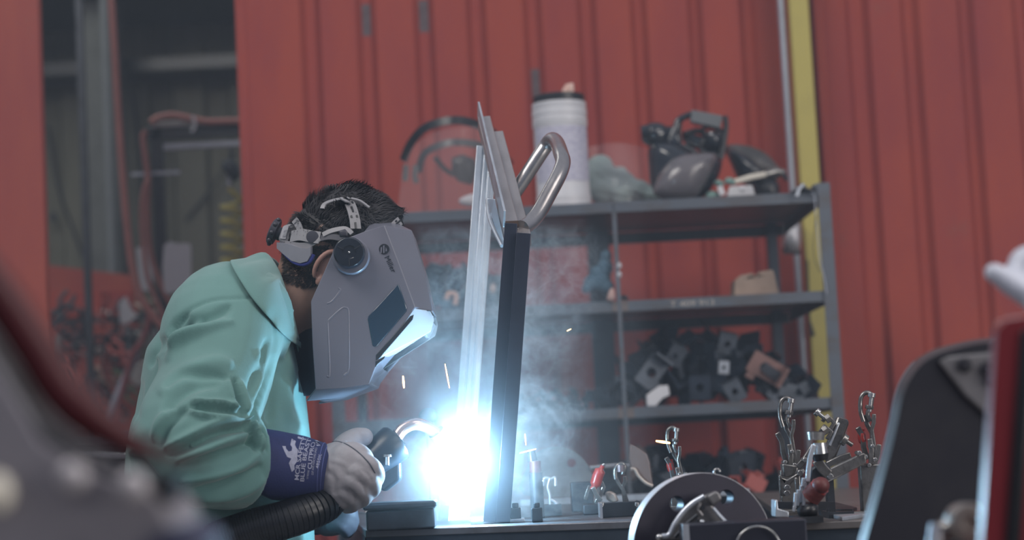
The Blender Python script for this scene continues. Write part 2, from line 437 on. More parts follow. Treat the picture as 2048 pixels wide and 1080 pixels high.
# white tub of wipes
c0 = at(1128, 405, 5.36); c0.z = zt
tub = thing('wipes_tub', c0, 'tall white ribbed plastic tub with black lid and pale printed label on the top shelf', 'tub')
R_, H_ = .0735, (at(1119, 208, 5.36).z - zt)
prof = [(R_ * 1.02, 0), (R_ * 1.03, .012), (R_ * 1.03, .020), (R_ * 1.0, .022), (R_ * 1.01, .026), (R_ * 1.01, .040), (R_ * .985, .044), (R_ * .985, H_ - .066), (R_ * 1.02, H_ - .062), (R_ * 1.02, H_ - .043), (R_ * .99, H_ - .041), (R_ * .99, H_ - .037), (R_ * 1.02, H_ - .035), (R_ * 1.02, H_ - .021), (R_ * .99, H_ - .019), (R_ * .99, H_ - .016), (R_ * 1.01, H_ - .014), (R_ * 1.0, H_)]
MB().lathe(c0, prof, seg=48).build('body', M['white'], tub, smooth=40)
MB().lathe(c0 + Vector((0, 0, H_)), [(R_ * .95, 0), (R_ * .97, .004), (R_ * .97, .019), (R_ * .93, .022), (R_ * .3, .0225)], seg=48).build('lid', M['black'], tub, smooth=40)
lab = mat('printed_label', (.50, .49, .58), .6, scale=70, col2=(.34, .33, .45), mixlo=.5, mixhi=.6, stretch=(1, 1, 2.2))
rows = [[c0 + Vector((math.sin(a) * R_ * .99, -math.cos(a) * R_ * .99, z)) for a in [(-1.15 + 2.5 * k / 24) for k in range(25)]] for z in (.075, H_ - .07)]
MB().sheet(rows, .0006).build('label', lab, tub)
cl = mat('wipe_cloth', (.70, .46, .38), .9, var=.3, col2=(.75, .66, .62), scale=20)
rg = remesh(MB().tube([c0 + Vector((.018, 0, H_ + .018)), c0 + Vector((.022, 0, H_ + .034)), c0 + Vector((.030, -.002, H_ + .05))], [.016, .012, .010], 8).box(c0 + Vector((.036, 0, H_ + .042)), (.014, .012, .026)), .003, 3)
tag(link('paper_wipe', rg, cl, smooth=180), 'pinkish paper wipe pulled up through the black lid of the white tub', 'wipe')

# left clear face shield with a black headband, standing on the top shelf
def arc_band(pts, Ys, wpx, th, name, m, parent, n=7):
    """a curved strap: drawn line with its own depths, wpx wide in the picture plane's vertical"""
    L_ = smooth_line([at(x, y, Y) for (x, y), Y in zip(pts, Ys)], n); W_ = wpx * mpx(5.4)
    rows = []
    for i, p in enumerate(L_):
        t = (L_[min(i + 1, len(L_) - 1)] - L_[max(i - 1, 0)]).normalized(); up = Vector((0, -1, 0)).cross(t).normalized()
        wv = (up * .8 + Vector((0, .25, 0))).normalized() * W_ / 2; rows.append([p - wv, p + wv])
    return MB().sheet(rows, th).build(name, m, parent, smooth=60)
b0 = at(880, 430, 5.42); b0.z = zt
fs = thing('face_shield', b0, 'clear face shield with domed black headband behind the grey steel frame', 'face shield')
arc_band([(806, 322), (822, 285), (852, 254), (905, 240), (952, 248), (995, 275), (1008, 322)], [5.50, 5.42, 5.36, 5.33, 5.36, 5.42, 5.50], 18, .003, 'crown_band', M['black'], fs)
arc_band([(836, 345), (848, 308), (880, 290), (915, 284), (960, 290), (1000, 305), (1022, 330)], [5.62, 5.58, 5.55, 5.54, 5.56, 5.6, 5.66], 16, .003, 'headband', M['black'], fs)
arc_band([(812, 330), (811, 352), (810, 362)], [5.48, 5.48, 5.48], 12, .004, 'hinge', M['black'], fs)
arc_band([(832, 330), (830, 352), (834, 366)], [5.6, 5.6, 5.6], 12, .004, 'hinge', M['black'], fs)
arc_band([(870, 315), (900, 345), (945, 352), (990, 330)], [5.6, 5.66, 5.68, 5.64], 11, .003, 'top_strap', M['black'], fs)
dome(MB(), [(903, 315), (925, 308), (950, 318), (956, 345), (944, 370), (915, 362), (903, 340)], 5.64, .02, .01).build('ratchet', M['black'], fs, smooth=50)
top = smooth_line([at(x, y, Y) for (x, y), Y in zip([(808, 318), (830, 280), (870, 252), (920, 246), (975, 262), (1004, 300), (1010, 330)], [5.50, 5.42, 5.36, 5.34, 5.38, 5.44, 5.50])], 5)
bot = []
for i, p in enumerate(top):
    k = i / (len(top) - 1); q = at(792 + (1020 - 792) * k, 424 - 8 * k, 5.42 - .10 * math.sin(k * PI)); q.z = zt + .0015; bot.append(q)
MB().sheet([[a.lerp(b, j / 6) for j in range(7)] for a, b in zip(top, bot)], .0012).build('visor', clear, fs, smooth=60)
tag(dome(MB(), closed([(938, 412), (922, 408), (918, 400), (930, 392), (948, 388), (958, 398), (952, 410)]), 5.36, .015, .01).build('rag', M['paper'], smooth=60), 'small crumpled white rag lying under the domed clear face shield', 'rag')
bl = at(880, 414, 5.40); bl.z = zt + .003
tag(MB().box((bl.x, 5.42, zt + .004), (.155, .12, .007)).build('blue_notebook', mat('blue_cover', (.10, .13, .32), .5), bevel=.002), 'flat dark blue pad lying beneath the domed clear face shield', 'pad')

# sage green jacket heap and a clear visor over it
cloth = mat('sage_cloth', (.33, .42, .40), .9, var=.25, scale=9, bump=.1)
mb = MB()
for (x, y, r, Y) in [(1200, 330, 22, 5.62), (1205, 360, 34, 5.6), (1240, 368, 28, 5.6), (1275, 382, 24, 5.58), (1215, 385, 30, 5.56), (1310, 392, 18, 5.56), (1186, 352, 18, 5.62), (1250, 392, 22, 5.5), (1240, 345, 14, 5.64)]:
    p = at(x, y, Y); rz = min(r * mpx(Y), max(.01, p.z - zt)); p.z = max(p.z, zt + .012)
    mb.ball(p, (r * mpx(Y) * 1.25, r * mpx(Y) * 1.1, rz))
me = remesh(mb, .005, 24)
folds(me, [([(1190, 325), (1225, 345), (1262, 350)], .006, 6), ([(1185, 345), (1230, 372), (1290, 395)], -.007, 5), ([(1200, 365), (1250, 378), (1310, 392)], .006, 5), ([(1190, 385), (1240, 395), (1290, 402)], -.006, 5)])
tag(link('folded_jacket', me, cloth, smooth=180), 'heap of crumpled sage green cloth on the top shelf right of the white tub', 'cloth')
fv = at(1250, 400, 5.44); fv.z = zt
v2 = thing('loose_visor', fv, 'loose clear curved visor sheet lying over the sage green cloth', 'visor')
rows = []
for i in range(13):
    k = i / 12; a = PI * k
    p = at(1178 + 128 * k, 300 - 14 * math.sin(a * .9 + .4), 5.48 - .05 * math.sin(a)); q = at(1186 + 112 * k, 402, 5.40 - .05 * math.sin(a)); q.z = zt + .002
    rows.append([p.lerp(q, j / 5) + Vector((0, -.03 * math.sin(PI * j / 5), 0)) for j in range(6)])
MB().sheet(rows, .001).build('sheet', clear, v2, smooth=60)

# black welding visor with a smoky lens (middle of the right half)
gb = at(1375, 400, 5.36); gb.z = zt
bv = thing('grinding_shield', gb, 'black face shield with smoky rounded lens and padded headgear tipped up', 'face shield')
body = closed([(1299, 290), (1320, 283), (1350, 288), (1385, 302), (1420, 312), (1443, 318), (1440, 345), (1428, 368), (1408, 392), (1370, 398), (1330, 396), (1306, 372), (1300, 335)], 4)
dome(MB(), body, 5.36, .05, .05).build('shell', M['blackgloss'], bv, smooth=60)
lens = closed([(1308, 388), (1312, 362), (1326, 335), (1350, 314), (1385, 306), (1432, 308), (1424, 342), (1404, 378), (1384, 396), (1340, 399)], 4)
dome(MB(), lens, 5.325, .055, .004, 7).build('lens', smoky, bv, smooth=60)
def px_tube(pts, r, Y, dy=None, n=6, seg=10):
    Ys = [Y] * len(pts) if dy is None else [Y + d for d in dy]
    return MB().tube(smooth_line([at(x, y, yy) for (x, y), yy in zip(pts, Ys)], n), r * mpx(Y), seg)
dome(MB(), closed([(1283, 265), (1290, 250), (1310, 244), (1330, 250), (1340, 268), (1328, 290), (1305, 292), (1286, 280)], 3), 5.38, .03, .03).build('ratchet_knob', M['blackgloss'], bv, smooth=40)
MB().cyl(at(1282, 263, 5.35), at(1296, 262, 5.35), .016, .018, 14).build('adjuster', M['blackgloss'], bv)
MB().plate([(1384, 219), (1446, 231), (1441, 256), (1381, 243)], 5.35, .03).build('brow_pad', mat('grey_foam', (.13, .14, .15), .8), bv, bevel=.004)
px_tube([(1338, 282), (1350, 258), (1358, 240), (1384, 228)], 7, 5.38).build('side_arm', M['blackgloss'], bv, smooth=50)
px_tube([(1450, 232), (1452, 252), (1448, 285), (1442, 318)], 6, 5.38).build('side_arm', M['black'], bv, smooth=50)
px_tube([(1370, 268), (1395, 262), (1412, 272), (1400, 292), (1372, 284)], 6, 5.40).build('strap', M['black'], bv, smooth=50)
px_tube([(1360, 245), (1358, 270), (1362, 285)], 5, 5.40).build('strap', M['black'], bv, smooth=50)
px_tube([(1395, 262), (1418, 254), (1448, 262)], 4, 5.42).build('strap', M['black'], bv, smooth=50)
dome(MB(), closed([(1408, 268), (1422, 260), (1440, 268), (1444, 288), (1430, 300), (1412, 292)], 3), 5.39, .03, .02).build('knob', M['blackgloss'], bv, smooth=40)
px_tube([(1400, 296), (1412, 308), (1440, 312)], 5, 5.38).build('strap', M['black'], bv, smooth=50)
dome(MB(), closed([(1322, 256), (1352, 256), (1362, 286), (1390, 298), (1404, 314), (1350, 306), (1320, 300)], 3), 5.39, .02, .02).build('headgear_body', M['blackgloss'], bv, smooth=50)
dome(MB(), closed([(1366, 262), (1402, 272), (1416, 262), (1446, 264), (1452, 298), (1440, 322), (1418, 314), (1402, 294), (1372, 286)], 3), 5.41, .015, .015).build('headgear_body', M['blackgloss'], bv, smooth=50)
MB().ball(at(1422, 268, 5.345), .006).build('rivet', M['chrome'], bv, smooth=60)

# black dome shield further right
hb = at(1510, 395, 5.55); hb.z = zt
hs = thing('domed_shield', hb, 'dusty black rounded face shield lying on its side by the yellow post', 'face shield')
dome(MB(), closed([(1452, 292), (1490, 290), (1530, 305), (1556, 332), (1562, 352), (1540, 362), (1500, 368), (1478, 355), (1464, 325)], 4), 5.56, .07, .03, 7).build('shell', mat('dusty_black', (.05, .048, .048), .45, var=.5, col2=(.12, .11, .11)), hs, smooth=60)
dome(MB(), closed([(1455, 300), (1480, 304), (1512, 330), (1530, 352), (1500, 366), (1478, 352)], 4), 5.50, .03, .004).build('window', M['blackgloss'], hs, smooth=60)
mb = MB(); p = at(1530, 385, 5.56); p.z = zt + .03
dome(mb, closed([(1508, 360), (1550, 358), (1560, 380), (1552, 402), (1515, 402)], 3), 5.54, .03, .04).build('headgear', M['black'], hs, smooth=60)

# chipping brush, plastic blister, green rag bits
br = thing('wire_brush', at(1510, 352, 5.36), 'pale handled brush resting across the packet beside the smoky lens', 'brush')
MB().tube([at(1467, 364, 5.34), at(1500, 355, 5.34), at(1530, 349, 5.36)], [.007, .009, .008], 12).build('handle', mat('pale_handle', (.62, .58, .50), .5), br, smooth=60)
MB().tube([at(1530, 349, 5.36), at(1552, 342, 5.37), at(1568, 346, 5.38)], [.010, .012, .010], 10).build('head', M['cast'], br, smooth=40)
MB().tube([at(1560, 340, 5.38), at(1568, 350, 5.37), at(1574, 362, 5.37)], [.006, .008, .004], 8).build('hook', M['black'], br, smooth=40)
pk = at(1485, 395, 5.33); pk.z = zt
pkt = thing('blister_packet', pk, 'small whitish blister packet on the top shelf under the brush handle', 'packet')
MB().plate([(1452, 396), (1460, 372), (1505, 370), (1512, 394)], 5.31, .03).build('card', mat('foggy_plastic', (.55, .55, .57), .25, var=.2), pkt, bevel=.004)
MB().plate([(1434, 374), (1444, 370), (1452, 388), (1440, 392)], 5.30, .012).build('insert', M['white'], pkt, bevel=.002)
MB().ball(at(1484, 378, 5.31), (.008, .006, .006)).build('bubble', M['white'], pkt, smooth=60)
gr = mat('green_rag', (.20, .33, .30), .85, var=.3)
for (x, y, r, lab_) in [(1425, 392, 13, 'scrap of green rag at the right foot of the smoky lens shield'), (1436, 366, 8, 'tiny green rag tuft left of the brush handle'), (1458, 362, 9, 'green rag tuft touching the end of the brush handle')]:
    p = at(x, y, 5.33); m_ = MB().ball(p, (r * .0015, .014, r * .0011)).ball(p + Vector((.01, .004, -.003)), (r * .0009, .01, r * .001))
    tag(link('rag_scrap', remesh(m_, .003, 2), gr, smooth=180), lab_, 'rag')
# steel offcut on the right end, hanging wire, bracket under the shelf end
ab = thing('steel_offcut', at(1600, 400, 5.15), 'folded dark steel channel offcut lying on the right end of the top shelf', 'offcut')
pa = [(1588, 392), (1594, 374), (1606, 365), (1616, 376), (1632, 390), (1625, 394), (1606, 376), (1600, 380), (1600, 392)]
q0 = [at(x, y, 5.17) for x, y in pa]
MB().prism([Vector((p.x, p.y, max(p.z, zt + .001))) for p in q0], (-.015, .32, 0)).build('channel', M['shelf'], ab, bevel=.001)
MB().plate([(1590, 392), (1596, 376), (1606, 366), (1609, 369), (1601, 379), (1598, 392)], 5.166, .004).build('cut_edge', M['galv'], ab)
st = at(1645, 388, 5.21); MB().box((st.x, 5.24, zt + .012), (.045, .05, .02)).build('end_stop', M['shelf'], root, bevel=.003)
tag(MB().tube(smooth_line([at(x, y, 5.188) for x, y in [(1620, 384), (1629, 392), (1631, 430), (1636, 480), (1640, 520), (1650, 562), (1653, 588)]], 6), .0016, 8).build('hanging_wire', M['conduit']), 'thin pale wire hanging from the top shelf end down the right shelf post', 'wire')
tag(MB().tube(smooth_line([at(x, y, 5.183) for x, y in [(1632, 430), (1627, 490), (1630, 520), (1640, 545)]], 6), .0010, 6).build('hanging_wire', M['darksteel']), 'thin dark loose wire beside the pale hanging wire at the right shelf post', 'wire')
wb = thing('wall_bracket', at(1585, 470, 6.0), 'pale metal box bolted by the yellow post below the top shelf', 'bracket')
mb = dome(MB(), closed([(1572, 455), (1582, 440), (1598, 436), (1602, 460), (1600, 498), (1585, 506), (1568, 498), (1566, 480)], 3), 6.00, .03, .03)
mb.build('cover', mat('dull_alloy', (.42, .42, .45), .4, .5, var=.3, scale=30), wb, smooth=50)
MB().plate([(1548, 458), (1570, 446), (1590, 436), (1588, 452), (1566, 466), (1552, 464)], 5.99, .03).build('arm', M['black'], wb, bevel=.003)
MB().plate([(1566, 498), (1602, 500), (1602, 508), (1568, 506)], 5.995, .03).build('lip', M['black'], wb)

# ------------------------------------------------------------------ things on the lower shelves
blk = M['darkpart'] = mat('oiled_dark_steel', (.014, .023, .040), .42, .4, var=.4, scale=20, bump=.05)
greyp = M['greypart'] = mat('scaled_grey_steel', (.085, .10, .125), .45, .5, var=.4, scale=25)
pinkp = M['pinkpart'] = mat('primed_pink_steel', (.24, .135, .12), .5, .3, var=.3, scale=25)
def hole_plate(w_, h_, t, hr, m=10):
    """a plate with one round hole in the XZ plane, thickness t along Y"""
    mb = MB(); n = 4 * m; outer = []; inner = []
    for k in range(n):
        a = 2 * PI * k / n + PI / 4; c, s_ = math.cos(a), math.sin(a); q = max(abs(c), abs(s_))
        outer.append(Vector((c / q * w_ / 2, 0, s_ / q * h_ / 2))); inner.append(Vector((c * hr, 0, s_ * hr)))
    T = Vector((0, t, 0)); vs = outer + inner + [p + T for p in outer] + [p + T for p in inner]; fs = []
    for k in range(n):
        j = (k + 1) % n
        fs += [(k, j, n + j, n + k), (2 * n + k, 3 * n + k, 3 * n + j, 2 * n + j), (k, 2 * n + k, 2 * n + j, j), (n + k, n + j, 3 * n + j, 3 * n + k)]
    mb._add(vs, fs); return mb
def proto_bracket(kind):
    if kind == 0:
        mb = hole_plate(.075, .05, .005, .012); mb.box((.040, -.018, 0), (.005, .046, .05)); mb.box((-.02, .004, -.03), (.02, .005, .02)); return mb
    if kind == 1:
        mb = hole_plate(.055, .065, .004, .010); mb.box((0, .022, -.0325), (.055, .044, .004)); mb.box((0, .022, .0325), (.055, .044, .004)); return mb
    if kind == 2:
        mb = MB().prism([Vector(p) for p in [(-.045, 0, -.02), (.02, 0, -.026), (.045, 0, 0), (.03, 0, .024), (.005, 0, .010), (-.04, 0, .018)]], (0, .012, 0)); mb.cyl((.02, -.006, 0), (.02, .018, 0), .010, None, 14); return mb
    mb = MB().box((0, 0, 0), (.085, .008, .028)); mb.box((-.038, .016, 0), (.008, .030, .028)); mb.cyl((.03, -.01, 0), (.03, .012, 0), .009, None, 12); return mb
PB = {}
def bracket_mesh(kind):
    if kind not in PB:
        me = proto_bracket(kind).mesh(); me.set_sharp_from_angle(angle=.5); PB[kind] = me
    return PB[kind]
def heap(name, spots, label, cat, group, m, seed, size=1.0):
    rnd = random.Random(seed)
    for i, (x, y, Y) in enumerate(spots):
        me = bracket_mesh(rnd.randrange(4)); key = (me.name, m.name)
        if key not in PB: c = me.copy(); c.materials.clear(); c.materials.append(m); PB[key] = c
        o = bpy.data.objects.new(name, PB[key]); col.objects.link(o)
        o.location = (x, Y, y); o.rotation_euler = [rnd.uniform(-PI, PI) for _ in range(3)]; s = size * rnd.uniform(.85, 1.2); o.scale = (s, s, s)
        tag(o, label, cat, group); WL[o.name] = o.location.copy()
rnd = random.Random(3)
prof = [(1258, 762), (1262, 722), (1275, 708), (1300, 690), (1330, 682), (1345, 665), (1370, 668), (1400, 668), (1425, 690), (1440, 676), (1470, 672), (1500, 692), (1530, 700), (1550, 740), (1580, 755), (1610, 770), (1628, 788)]
spots = []
for i in range(len(prof) - 1):
    for sidx in range(6):
        t = rnd.random(); x = prof[i][0] * (1 - t) + prof[i + 1][0] * t; y0 = prof[i][1] * (1 - t) + prof[i + 1][1] * t
        Y = 5.28 + .3 * rnd.random(); p = at(x, y0 + 16 + (.0 if sidx == 0 else rnd.random() * max(0, 795 - y0 - 30)), Y)
        spots.append((min(p.x, xr - .08), max(p.z, zl + .022), Y))
heap('steel_bracket', spots, 'dark steel bracket in the tall heap on the lower shelf', 'bracket', 'dark brackets heaped on the lower shelf, right bay', blk, 5)
# a few parts of that heap that stand out
def one(kind, x, y, Y, rot, s, m, name, label, cat, minz):
    me = bracket_mesh(kind).copy(); me.materials.clear(); me.materials.append(m)
    o = bpy.data.objects.new(name, me); col.objects.link(o); p = at(x, y, Y); o.location = (p.x, Y, max(p.z, minz)); o.rotation_euler = rot; o.scale = (s, s, s); return tag(o, label, cat)
one(1, 1455, 688, 5.30, (.2, .25, .1), .85, greyp, 'steel_bracket', 'grey channel bracket standing up at the crest of the dark heap', 'bracket', zl)
one(0, 1530, 735, 5.24, (.2, .55, .2), 1.15, pinkp, 'primed_bracket', 'pinkish primed bracket with a round hole on the right slope of the heap', 'bracket', zl)
one(3, 1555, 752, 5.235, (.5, .5, .6), .9, greyp, 'steel_link', 'grey steel link lying below the pinkish primed bracket', 'bracket', zl)
one(0, 1303, 745, 5.23, (.1, -.9, .1), 1.1, greyp, 'steel_bracket', 'grey holed bracket leaning on the left slope of the dark heap', 'bracket', zl)
one(1, 1352, 712, 5.25, (.4, .5, .3), .8, greyp, 'steel_bracket', 'grey channel bracket near the upper left of the dark heap', 'bracket', zl)
one(1, 1400, 775, 5.225, (0, .03, 0), 1.0, blk, 'steel_bracket', 'upright dark holed plate in the middle foot of the heap', 'bracket', zl + .03)
one(1, 1470, 783, 5.225, (.1, -.45, 0), .85, greyp, 'steel_bracket', 'grey plate tilted at the foot of the heap, right of its middle', 'bracket', zl + .02)
one(1, 1448, 735, 5.225, (.1, .1, 0), .5, M['galv'], 'steel_bracket', 'small bright clip at the centre of the dark heap', 'clip', zl + .02)
one(2, 1590, 778, 5.26, (.1, .1, .2), 1.0, greyp, 'steel_bracket', 'grey flat part at the low right end of the heap', 'bracket', zl + .02)
tag(MB().plate([(1294, 812), (1293, 790), (1318, 772), (1336, 770), (1340, 790), (1326, 796), (1312, 812)], 5.215, .02).build('white_block', M['white'], bevel=.002), 'small white angular plastic block at the left foot of the dark heap', 'block')
# left bay of the lower shelf: thin dark litter
spots = []
for i in range(16):
    p = at(1040 + i * 11.5 + rnd.uniform(-4, 4), 800 - rnd.uniform(0, 12), 5.3 + .2 * rnd.random()); spots.append((p.x, zl + .016 + (.02 if i % 3 == 0 else 0), p.y))
heap('small_bracket', spots, 'small dark steel part in the low row on the lower shelf', 'bracket', 'small dark parts on the lower shelf, left bay', blk, 11, .6)
# middle shelf left bay: hazy heap
spots = []
for i in range(46):
    x = 850 + rnd.random() * 165; yt = 560 - 16 * math.sin((x - 850) / 165 * 9) - (10 if x < 930 else 0) + (12 if x > 980 else 0); Y = 5.3 + .3 * rnd.random()
    p = at(x, yt + 8 + rnd.random() * (600 - yt - 12), Y); spots.append((p.x, max(p.z, zm + .02), Y))
heap('steel_bracket', spots, 'dark steel part in the hazy heap on the middle shelf behind the bright post', 'bracket', 'dark parts heaped on the middle shelf, left bay', blk, 17)
tag(px_tube([(893, 600), (898, 588), (912, 590), (910, 610)], 6, 5.24).build('pipe_elbow', mat('copper_tan', (.50, .30, .22), .4, .3)), 'short bent tan pipe piece at the front of the hazy middle shelf heap', 'pipe')
for (x, y, m_, l) in [(985, 578, mat('tan', (.45, .28, .2), .6), 'small tan clip on the hazy heap right of the bright post')]:
    tag(dome(MB(), closed([(x - 5, y + 8), (x - 4, y - 8), (x + 5, y - 10), (x + 6, y + 7)], 3), 5.26, .01, .01).build('clip', m_, smooth=60), l, 'clip')
# dark rag hanging on the divider
rag = mat('dark_blue_rag', (.045, .10, .15), .85, var=.4)
mb = MB()
for (x, y, r) in [(1212, 512, 12), (1210, 535, 17), (1200, 560, 20), (1182, 565, 15), (1172, 578, 9), (1215, 575, 14), (1190, 545, 12)]:
    mb.ball(at(x, y, 5.24), (r * mpx(5.24), .022, r * mpx(5.24) * 1.1))
me = remesh(mb, .004, 4); tag(link('hanging_glove', me, rag, smooth=180), 'dark blue crumpled glove hanging against the middle shelf divider', 'glove')
tag(dome(MB(), closed([(1214, 600), (1218, 582), (1226, 576), (1230, 592), (1226, 602)], 3), 5.19, .012, .01).build('clip', mat('skin_pink', (.50, .32, .28), .6), smooth=60), 'small pinkish clip on the middle shelf at the foot of the divider', 'clip')
for y, l in ((531, 'upper of two pale buttons stuck to the shelf divider'), (549, 'lower of two pale buttons stuck to the shelf divider')):
    tag(MB().ball(at(1238, y, 5.2), (.007, .006, .009)).build('pale_button', M['paper'], smooth=60), l, 'button')
tag(dome(MB(), closed([(1236, 598), (1245, 590), (1254, 592), (1256, 600)], 3), 5.24, .012, .01).build('small_nut', M['black'], smooth=60), 'small black part on the middle shelf just right of the divider', 'nut')
# torn cardboard on the middle shelf
cb = mat('cardboard', (.34, .25, .20), .85, var=.2, scale=20)
ca = at(1515, 565, 5.4)
tag(MB().plate([(1468, 592), (1470, 560), (1482, 550), (1505, 546), (1510, 553), (1520, 543), (1545, 539), (1549, 548), (1555, 575), (1560, 590)], 5.34, .10).build('torn_carton', cb, bevel=.002), 'torn tan cardboard carton standing on the right end of the middle shelf', 'carton')
# lowest visible bay: clutter, curved guards, tubs
tag(dome(MB(), closed([(1258, 905), (1275, 890), (1292, 905), (1302, 940), (1300, 965), (1280, 955), (1262, 965), (1256, 940)], 4), 5.3, .03, .02).build('curved_guard', mat('brown_guard', (.20, .15, .14), .5, .3), smooth=60), 'brown curved metal guard below the lower shelf near the divider', 'guard')
spots = []
for i in range(84):
    x = 1262 + rnd.random() * 380; yt = 905 + 26 * abs(math.sin(x * .021)) + (24 if x > 1460 else 0) ; Y = 5.3 + .35 * rnd.random()
    p = at(x, yt + rnd.random() * (1010 - yt), Y); spots.append((min(p.x, xr - .06), p.z, Y))
heap('steel_bracket', spots, 'dark steel part in the deep heap under the lower shelf', 'bracket', 'dark parts heaped under the lower shelf, right bay', blk, 23, 1.15)
spots = []
for i in range(9):
    p = at(1475 + rnd.random() * 170, 935 + rnd.random() * 45, 5.25 + .1 * rnd.random()); spots.append((p.x, p.z, p.y))
heap('red_bracket', spots, 'small red part among the dark ones under the lower shelf', 'bracket', 'red parts in the heap under the lower shelf', mat('faded_red_part', (.30, .05, .04), .5), 29, .8)
mb = MB().box(((xm + xr) / 2, 5.5, .52), (xr - xm - .03, .5, .20)); tag(mb.build('parts_crate', M['darksteel'], bevel=.01), 'dark steel crate under the lower shelf filled with black parts', 'crate')
# ------------------------------------------------------------------ the bay seen through the gap on the left
YR = 7.2
bt = M['black']
p0 = at(313, 266, YR); zR = p0.z
fr = thing('hose_rack', (p0.x, YR, 0), 'black square tube rack carrying pink hoses in the bay behind', 'rack')
MB().span((p0.x - .02, YR, 0), (p0.x + .02, YR + .04, zR + .02)).build('post', bt, fr, bevel=.003)
MB().span((p0.x - .035, YR, zR - .025), (p0.x + 1.3, YR + .04, zR + .025)).build('top_rail', bt, fr, bevel=.003)
MB().span((p0.x + 1.26, YR, 0), (p0.x + 1.30, YR + .04, zR)).build('post', bt, fr)
q = at(325, 293, YR); MB().span((q.x, YR + .005, q.z - .011), (q.x + 1.15, YR + .03, q.z + .011)).build('tube_light', M['conduit'], fr, bevel=.003)  # fluorescent tube under the rail, built as a pale bar that does not glow
q = at(305, 250, YR); MB().span((q.x, YR - .02, q.z - .012), (q.x + .16, YR + .03, q.z + .008)).build('top_plate', mat('pale_beige', (.42, .40, .40), .6), fr, bevel=.003)
q = at(312, 347, YR); MB().span((q.x - .09, YR - .01, q.z - .006), (q.x + .09, YR - .002, q.z + .006)).build('cross_arm', M['conduit'], fr)
def ptube(pts, r, Y, name, m, label=None, cat=None, parent=None, dy=None):
    o = px_tube(pts, r, Y, dy=dy, n=8, seg=14).build(name, m, parent, smooth=60)
    if label: tag(o, label, cat)
    return o
ptube([(221, -30), (229, 100), (236, 220), (246, 360), (257, 480), (268, 550), (290, 610), (330, 660)], 7.5, 7.0, 'air_hose', M['hose'], 'long pink air hose hanging steeply beside the dark column', 'hose')
ptube([(302, 246), (315, 236), (345, 231), (375, 236), (410, 243), (450, 243), (510, 241), (600, 241)], 7, YR - .04, 'air_hose', M['hose'], 'pink hose lying along the top rail of the black rack', 'hose')
ptube([(292, 262), (286, 275), (290, 310), (296, 360), (294, 420), (300, 500), (318, 560), (345, 610), (400, 660)], 6, YR - .05, 'air_hose', M['hose'], 'pink hose looping down along the black rack post', 'hose')
ptube([(298, 360), (288, 380), (283, 440), (290, 520), (300, 570), (330, 640)], 5, YR - .09, 'air_hose', M['hose'], 'thinner pink hose hanging left of the black rack post', 'hose')
ptube([(384, 232), (389, 243), (388, 258), (382, 262)], 3, YR - .06, 'cable_tie', M['white'], 'white tie around the pink hose on the black rack', 'tie')
# coiled yellow hose
pts = []
c1, c2 = at(463, 400, 7.23), at(466, 640, 7.23)
for i in range(16 * 9):
    t = i / (16 * 9); a = 2 * PI * 9 * t; c = c1.lerp(c2, t); pts.append(c + Vector((math.cos(a) * .036, math.sin(a) * .036, 0)))
pts = [at(458, 358, 7.23), at(459, 378, 7.23)] + pts
tag(MB().tube(pts, .0088, 10).build('coiled_hose', M['yellow'], smooth=60), 'coiled yellow air hose hanging down behind the black rack', 'hose')
rl = thing('hose_reel', at(470, 345, 7.225), 'dark hanging tool above the coiled yellow hose', 'tool')
dome(MB(), closed([(444, 325), (462, 318), (475, 330), (478, 350), (466, 362), (452, 352)], 3), 7.23, .04, .03).build('body', bt, rl, smooth=60)
px_tube([(460, 270), (461, 320)], 2.5, 7.225).build('hanger', M['darksteel'], rl)
px_tube([(457, 345), (459, 375)], 5, 7.23).build('fitting', M['chrome'], rl)
tag(dome(MB().tube([at(506, 262, 7.22), at(506, 360, 7.22)], .004, 8), closed([(488, 360), (505, 345), (525, 370), (522, 440), (508, 480), (492, 430)], 3), 7.23, .04, .04).build('cable_bundle', bt, smooth=60), 'dark bundle hanging at the edge of the red wall beside the yellow coil', 'bundle')
# papers
tag(MB().plate(closed([(328, 490), (355, 487), (378, 487), (382, 500), (382, 560), (381, 582), (350, 583), (328, 582)], 2), 7.12, .004).build('paper_sheet', M['paper']), 'large pale sheet of paper fixed to the black rack post', 'paper')
tag(MB().plate([(272, 496), (300, 490), (306, 560), (302, 582), (283, 580), (276, 540)], 7.28, .003).build('paper_sheet', M['paper']), 'narrow pale sheet hanging behind the pink hoses', 'paper')
tag(MB().plate([(238, 606), (252, 592), (262, 618), (276, 632), (262, 640), (262, 644), (240, 648)], 7.897, .003).build('paper_tag', M['paper']), 'white paper tag hanging above the tool clutter', 'paper')
tag(MB().plate([(262, 728), (300, 720), (312, 722), (306, 770), (272, 772), (258, 760)], 7.85, .05).build('pale_tin', mat('cream_tin', (.50, .47, .44), .5), bevel=.006), 'pale cream tin among the tools behind the shoulder of the welder', 'tin')
# sloping dark cables against the siding
ptube([(96, 250), (118, 380), (150, 470), (182, 560)], 3, 10.475, 'power_cable', bt, 'dark cable hanging slantwise left of the dark column', 'cable')
ptube([(108, 426), (110, 440), (104, 436), (106, 424)], 3.5, 10.475, 'cable_loop', M['darksteel'], 'small dark loop hanging on the olive siding', 'loop')
ptube([(262, 180), (275, 260), (282, 340), (284, 420)], 3, 10.475, 'power_cable', bt, 'dark cable hanging between the dark column and the rack', 'cable')
ptube([(470, 300), (420, 380), (372, 440)], 2.5, 10.475, 'power_cable', bt, 'faint dark cable slanting behind the yellow coil', 'cable')
